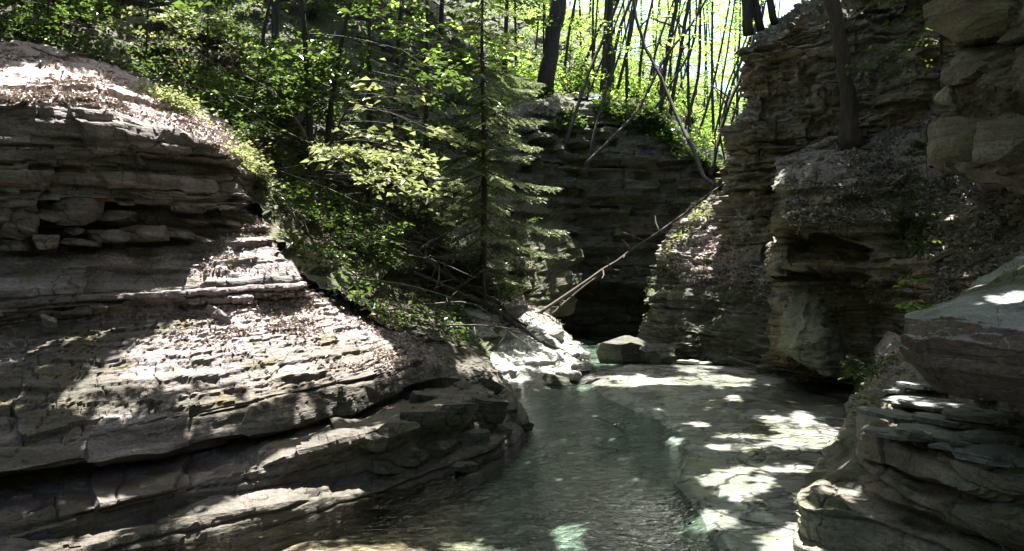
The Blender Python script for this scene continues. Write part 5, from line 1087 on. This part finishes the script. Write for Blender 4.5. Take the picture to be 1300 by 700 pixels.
rock('rock_block', 1202, 120, 9.12, (.16, .2, .22), (.2, .2, .4), 'small pale block standing on the cliff edge above the yellowish one', 'rock', 903, 'rock_pale', 'blocks on the near right cliff')
rock('rock_block', 1262, 18, 7.92, (.95, .8, .42), (0, -.05, .2), 'large smooth block at the top right corner', 'rock', 904, 'rock_near', 'blocks on the near right cliff', square=1.0, rough=.05, layered=.6, n=40)

# small plants on the right
def small_plant(name, px, py, Y, n, leaf, h, lab, seed, lm='leaf_green', mat='bark'):
    q = np.random.default_rng(seed); wood = MB(); lv = []
    for k in range(n):
        limb(np.array([q.normal(0, .03), q.normal(0, .03), 0.0]), q.uniform(0, 6.28), h * q.uniform(.6, 1.2), q.uniform(.3, 1.3), .5, .004, 5, leaf, q, wood, lv, .4, bare=.4)
    return plant(name, P(px, py, Y), (wood.mesh('stem', M[mat]), leaves_mesh('foliage', lv, M[lm])), lab, 'plant', None, ('stem', 'foliage'))
small_plant('leafy_plant', 1108, 472, 7.6, 9, .075, .26, 'green leafy plant on the shoulder left of the huge slab', 931)
small_plant('leafy_plant', 1165, 392, 5.0, 4, .045, .07, 'tiny bright seedling on the tip of the huge slab', 932, 'leaf_lime')
small_plant('leafy_plant', 1158, 362, 8.6, 5, .05, .10, 'small bright plant under the ledge behind the huge slab', 933, 'leaf_lime')
small_plant('leafy_plant', 1148, 355, 12.2, 7, .06, .25, 'weak green plant at the back of the ledge under the scree', 934)
tree_at('cliff_bush', 0, 0, 'green leafy bush hanging on the right cliff', 'bush', 1.0, (-.3, -.3), 935, M['leaf_green'], 16, .085, .1, (.5, .9), .5, (.0, .7), .025, (0, 6.28), 9, .6, root=P(1196, 70, 10.2))
tree_at('cliff_bush', 0, 0, 'leafy branches drooping from the top of the right cliff', 'bush', 1.2, (-.4, -.2), 936, M['leaf_green'], 14, .085, .1, (.5, .8), .6, (.0, .5), .025, (0, 6.28), 9, .6, root=P(1188, -30, 11.0))
for i, (pts, lab) in enumerate([([(1128, 150, 14.6), (1130, 190, 14), (1126, 240, 13.2), (1128, 285, 12.6)], 'thin hanging vine left of the scree weeds'), ([(1182, 140, 12.5), (1176, 200, 12.2), (1180, 260, 11.6), (1168, 330, 11.2)], 'long hanging vine over the middle of the scree'), ([(1160, 180, 13.6), (1154, 240, 12.8), (1158, 310, 11.9)], 'short hanging vine on the scree')]):
    stem_thing('hanging_vine', pts, .008, .004, lab, 'vine', M['bark'], 940 + i, 7, M['leaf_green'], .06, 'vines hanging down the scree', n=12, sides=4, lenf=(.08, .16), h0=.1, ntw=4)

# ================================================================== UNSEEN CANOPY, SHAPED FOR THE SUN PATCHES
bpy.context.view_layer.update()
DG = bpy.context.evaluated_depsgraph_get()
SX, SY = SUN[0] / SUN[2], SUN[1] / SUN[2]
A0, A1, B0, B1, CS_ = -11.0, 13.0, -14.0, 25.0, 0.06
nA, nB = int((A1 - A0) / CS_), int((B1 - B0) / CS_)
gap = np.zeros((nA, nB), bool); gapz = np.full((nA, nB), 99.0)
def cell(p): return int((p[0] - SX * p[2] - A0) / CS_), int((p[1] - SY * p[2] - B0) / CS_)
def ell(cx, cy, rx, ry): return [(cx + rx * math.cos(t), cy + ry * math.sin(t)) for t in np.linspace(0, 6.28, 14)[:-1]]
SUNLIT = [   # outline in the picture, share of it that is lit
 ([(95, 500), (115, 478), (180, 438), (235, 405), (300, 380), (370, 368), (420, 378), (475, 415), (510, 455), (445, 500), (400, 485), (330, 492), (280, 478), (200, 488), (130, 492)], .97),
 (ell(150, 522, 22, 7), 1), (ell(250, 512, 28, 11), .9), (ell(336, 497, 22, 12), 1), (ell(432, 498, 14, 18), 1), (ell(285, 512, 8, 12), 1),
 ([(238, 372), (232, 348), (255, 320), (290, 300), (312, 272), (345, 300), (378, 345), (365, 366), (300, 372)], .95),
 ([(-20, 92), (40, 84), (120, 96), (190, 124), (250, 150), (312, 192), (318, 216), (250, 206), (205, 192), (130, 160), (60, 142), (-20, 142)], .95),
 ([(140, 160), (200, 168), (260, 200), (300, 212), (240, 215), (180, 200), (130, 178)], .6),
 ([(190, 118), (250, 138), (312, 178), (330, 214), (300, 200), (230, 150)], .95),
 ([(308, 602), (372, 570), (447, 553), (455, 575), (400, 590), (320, 607)], 1), ([(284, 645), (340, 622), (385, 600), (440, 588), (478, 604), (450, 622), (380, 642), (300, 654)], 1),
 (ell(138, 638, 18, 5), 1), (ell(256, 660, 26, 7), 1), ([(40, 702), (90, 692), (140, 678), (146, 682), (90, 700)], .9),
 (ell(592, 410, 26, 12), .9), (ell(640, 432, 32, 14), .85), (ell(612, 462, 36, 12), .7), (ell(684, 448, 20, 12), .8), (ell(716, 470, 22, 12), .8), (ell(665, 402, 20, 10), .7), (ell(726, 440, 18, 18), .8), (ell(700, 415, 18, 14), .6), (ell(640, 475, 40, 10), .4), (ell(745, 484, 22, 7), .8),
 (ell(1022, 554, 42, 19), .9), (ell(1018, 532, 12, 10), .9), (ell(935, 562, 40, 11), .45), (ell(985, 535, 26, 7), .5), (ell(925, 602, 40, 11), .45), (ell(870, 481, 70, 8), .7), (ell(790, 484, 46, 7), .9), (ell(885, 464, 30, 10), .9), (ell(950, 486, 60, 5), .6),
 (ell(1010, 690, 36, 22), .8), (ell(960, 625, 30, 10), .3), (ell(905, 660, 25, 12), .6), ([(240, 704), (340, 680), (470, 655), (600, 645), (645, 662), (560, 688), (520, 704)], .72, ('stream',)), (ell(560, 656, 60, 12), .4), (ell(725, 692, 45, 8), .4), (ell(1000, 592, 36, 8), .4),
 ([(878, 352), (900, 300), (918, 262), (936, 262), (930, 330), (902, 352)], .9), ([(808, 425), (818, 380), (840, 320), (870, 282), (905, 246), (925, 246), (880, 292), (850, 332), (830, 388), (818, 425)], .75), (ell(800, 431, 28, 4), 1), (ell(884, 330, 14, 10), .6),
 (ell(700, 215, 42, 120), .9, ('spruce',)), (ell(640, 200, 40, 120), .1, ('spruce',)),
 (ell(470, 190, 100, 66), .8, ('maple',)), (ell(565, 100, 34, 14), .95, ('beech',)), (ell(520, 102, 50, 10), .4, ('beech',)), (ell(560, 10, 120, 25), .5, ('beech', 'forest')), (ell(450, 70, 150, 70), .42, ('beech', 'leafy')), (ell(490, 140, 130, 45), .4, ('beech',)), (ell(200, 50, 60, 45), .45), (ell(330, 70, 60, 60), .3), (ell(90, 30, 80, 30), .15), (ell(300, 20, 60, 20), .35), (ell(465, 300, 20, 20), .35), (ell(345, 262, 14, 40), .5),
 (ell(1018, 140, 5, 28), .8), (ell(1203, 122, 6, 12), .8), (ell(1199, 172, 5, 12), .6), (ell(1060, 628, 30, 8), .3), (ell(1275, 375, 25, 10), .3), (ell(1155, 500, 25, 25), .2), (ell(430, 165, 40, 30), .4), (ell(240, 175, 60, 20), .5),
 (ell(620, 380, 30, 10), .3), (ell(540, 330, 60, 40), .12), (ell(470, 300, 40, 40), .06),
]
q = np.random.default_rng(909)
nhit = 0
for poly, share, *only in SUNLIT:
    poly = np.array(poly, float); x0, y0 = poly.min(0); x1, y1 = poly.max(0)
    m = int(np.clip((x1 - x0) * (y1 - y0) / 2.5, 80, 9000)); pts = np.stack([q.uniform(x0, x1, m), q.uniform(y0, y1, m)], -1); ins = np.zeros(m, bool)
    for (a0, b0), (a1, b1) in zip(poly, np.roll(poly, -1, axis=0)):
        ins ^= ((b0 > pts[:, 1]) != (b1 > pts[:, 1])) & (pts[:, 0] < (a1 - a0) * (pts[:, 1] - b0) / (b1 - b0 + 1e-9) + a0)
    pts = pts[ins]
    nz = vnoise(np.stack([pts[:, 0] / 26.0, pts[:, 1] / 11.0, 0 * pts[:, 0]], -1), 55) * .5 + .5
    th = np.quantile(nz, 1 - share) if share < 1 else -1
    for (px, py), v in zip(pts, nz):
        if v < th: continue
        d = Vector(P(px, py, 1.0) - np.array([0, 0, CAMZ])).normalized()
        hit, loc, nrm_, _i, ob_, _m = SC.ray_cast(DG, Vector((0, 0, CAMZ)), d)
        if not hit: continue
        if nrm_[0] * SUN[0] + nrm_[1] * SUN[1] + nrm_[2] * SUN[2] < .3 and ob_.name.startswith(('rock', 'stream', 'cascade')): continue
        if only and not (ob_.parent or ob_).name.startswith(only[0]): continue
        i, j = cell(loc); nhit += 1
        if 1 <= i < nA - 2 and 1 <= j < nB - 2:
            gap[i, j] = True
            if share >= .6: gapz[i - 1:i + 2, j - 1:j + 2] = np.minimum(gapz[i - 1:i + 2, j - 1:j + 2], loc.z)
# crowns: leaves are added until the shade is closed everywhere else
TRUNKS = [((-9.5, 5.0), 4.5), ((-9.8, 12.0), 6.0), ((-8.5, 19.0), 6.5), ((-5.0, 24.5), 7.5), ((9.0, 4.0), 5.0), ((9.8, 10.0), 6.8), ((9.5, 17.0), 7.0), ((-6.5, -4.0), 1.0), ((7.0, -4.0), 1.0), ((3.5, 29.0), 7.8)]
CL = ['beech leaning over the stream from the near left rim', 'tall beech shading the left bank from above', 'beech above the left slope', 'beech at the head of the left slope', 'beech leaning over from the near right rim', 'beech above the right scree shading the bedrock',
      'beech above the tall right cliff', 'beech behind the viewpoint on the left', 'beech behind the viewpoint on the right', 'beech above the back cliff reaching over the pool']
cover = np.zeros((nA, nB), np.int16)
speck = fbm(np.stack(np.meshgrid(np.arange(nA) * CS_ * 2.2, np.arange(nB) * CS_ * 1.2, indexing='ij') + [np.zeros((nA, nB))], -1), 3, 71) > .50
CC = [[] for _ in TRUNKS]; tx = np.array([t[0] for t in TRUNKS])
Bc = B0 + (np.arange(nB) + .5) * CS_
need_mask = np.ones((nA, nB), bool)
need_mask[:, Bc > 24.5] = False
need_mask[int((1.2 - A0) / CS_):, Bc > 20.6] = False

need_mask[:, Bc < -8.0] = False
need_mask[int((0.2 - A0) / CS_):int((2.8 - A0) / CS_), Bc > 16.3] = False
# close single-cell holes in the gaps
nbr = sum(np.roll(np.roll(gap, a_, 0), b_, 1).astype(int) for a_ in (-1, 0, 1) for b_ in (-1, 0, 1))
gap |= nbr >= 4
n5 = sum(np.roll(np.roll(gap, a_, 0), b_, 1).astype(int) for a_ in (-2, -1, 0, 1, 2) for b_ in (-2, -1, 0, 1, 2))
for it in range(40):
    ii, jj = np.where(need_mask & ~gap & ~speck & (cover < 2))
    if len(ii) < 300: break
    k = q.permutation(len(ii))[: max(3000, len(ii) // 9)]
    for i, j in zip(ii[k], jj[k]):
        if cover[i, j] >= 2: continue
        if Bc[j] < -2.5:
            b = Bc[j]; z = 7.5 + 4 * q.uniform() ; x = A0 + i * CS_ + SX * z; y = b + SY * z
            CC[7 if x < 0 else 8].append((x, y, z, .5)); cover[max(i - 3, 0):i + 4, max(j - 3, 0):j + 4] += 1; continue
        small = n5[i, j] > 1
        a = A0 + (i + .5) * CS_ + q.normal(0, .012); b = B0 + (j + .5) * CS_ + q.normal(0, .012)
        z = max(6.8, 3.4 + .50 * max(b, 0)) + abs(q.normal(0, 1.6))
        x = a + SX * z; y = b + SY * z
        w = int(np.argmin(((tx - np.array([x, y])) ** 2).sum(1)))
        CC[w].append((x, y, z, .10 if small else .25))
        if small: cover[i, j] += 2
        else: cover[max(i - 1, 0):i + 2, max(j - 1, 0):j + 2] += 1
def clear_gaps(o):
    """thin a crown so the sun can reach the chosen patches below it"""
    me = o.data; n = len(me.vertices); V = np.empty(n * 3, np.float32); me.vertices.foreach_get('co', V); V = V.reshape(-1, 4, 3).astype(float)
    mw = np.array(o.matrix_world); Wc = V.mean(1) @ mw[:3, :3].T + mw[:3, 3]
    i = np.clip(((Wc[:, 0] - SX * Wc[:, 2] - A0) / CS_).astype(int), 0, nA - 1); j = np.clip(((Wc[:, 1] - SY * Wc[:, 2] - B0) / CS_).astype(int), 0, nB - 1)
    keep = ~(gapz[i, j] + .5 < Wc[:, 2])
    V = V[keep]; new = mesh_np(me.name, V.reshape(-1, 3), np.arange(len(V) * 4).reshape(-1, 4), me.materials[0]); o.data = new
for o in list(COL.objects):
    if o.name.split('.')[0] == 'crown' and o.parent and o.parent.name.split('.')[0] in ('beech_tree', 'leaning_sapling', 'cliff_tree', 'cliff_top_tree', 'maple_sapling', 'leafy_shrub') and o.data.users == 1: clear_gaps(o)
for w, ((x, y), zb) in enumerate(TRUNKS):
    C = np.array(CC[w])
    if len(C) == 0: continue
    root = np.array([x, y, zb]); n = len(C)
    d = unit(q.normal(0, 1, (n, 3)) * np.array([1, 1, .3])); nn = unit(SUN * 1.2 + q.normal(0, .35, (n, 3)))
    V, Q = leaf_quads(C[:, :3] - root, d, nn, C[:, 3] * 1.15, C[:, 3] * .9, .05)
    wood = MB(); top = C[:, :3].mean(0) - root; top = np.array([top[0] * .35, top[1] * .35, max(C[:, 2].mean() - zb, 5)])
    wood.add(*tube(smooth_path(np.array([[0, 0, -.5], top * np.array([.2, .2, .4]), top * np.array([.55, .55, .75]), top]), 14), np.linspace(.26, .08, 14), 8, w, .15))
    e = empty('unseen_canopy_tree', root, CL[w], 'tree', 'beeches overhanging the gorge')
    link('trunk', wood.mesh('trunk', M['bark']), e); link('crown', mesh_np('crown', V, Q, M['leaf_canopy']), e)
print('canopy leaves', sum(len(c) for c in CC), 'rays', nhit, 'gap cells', gap.sum())
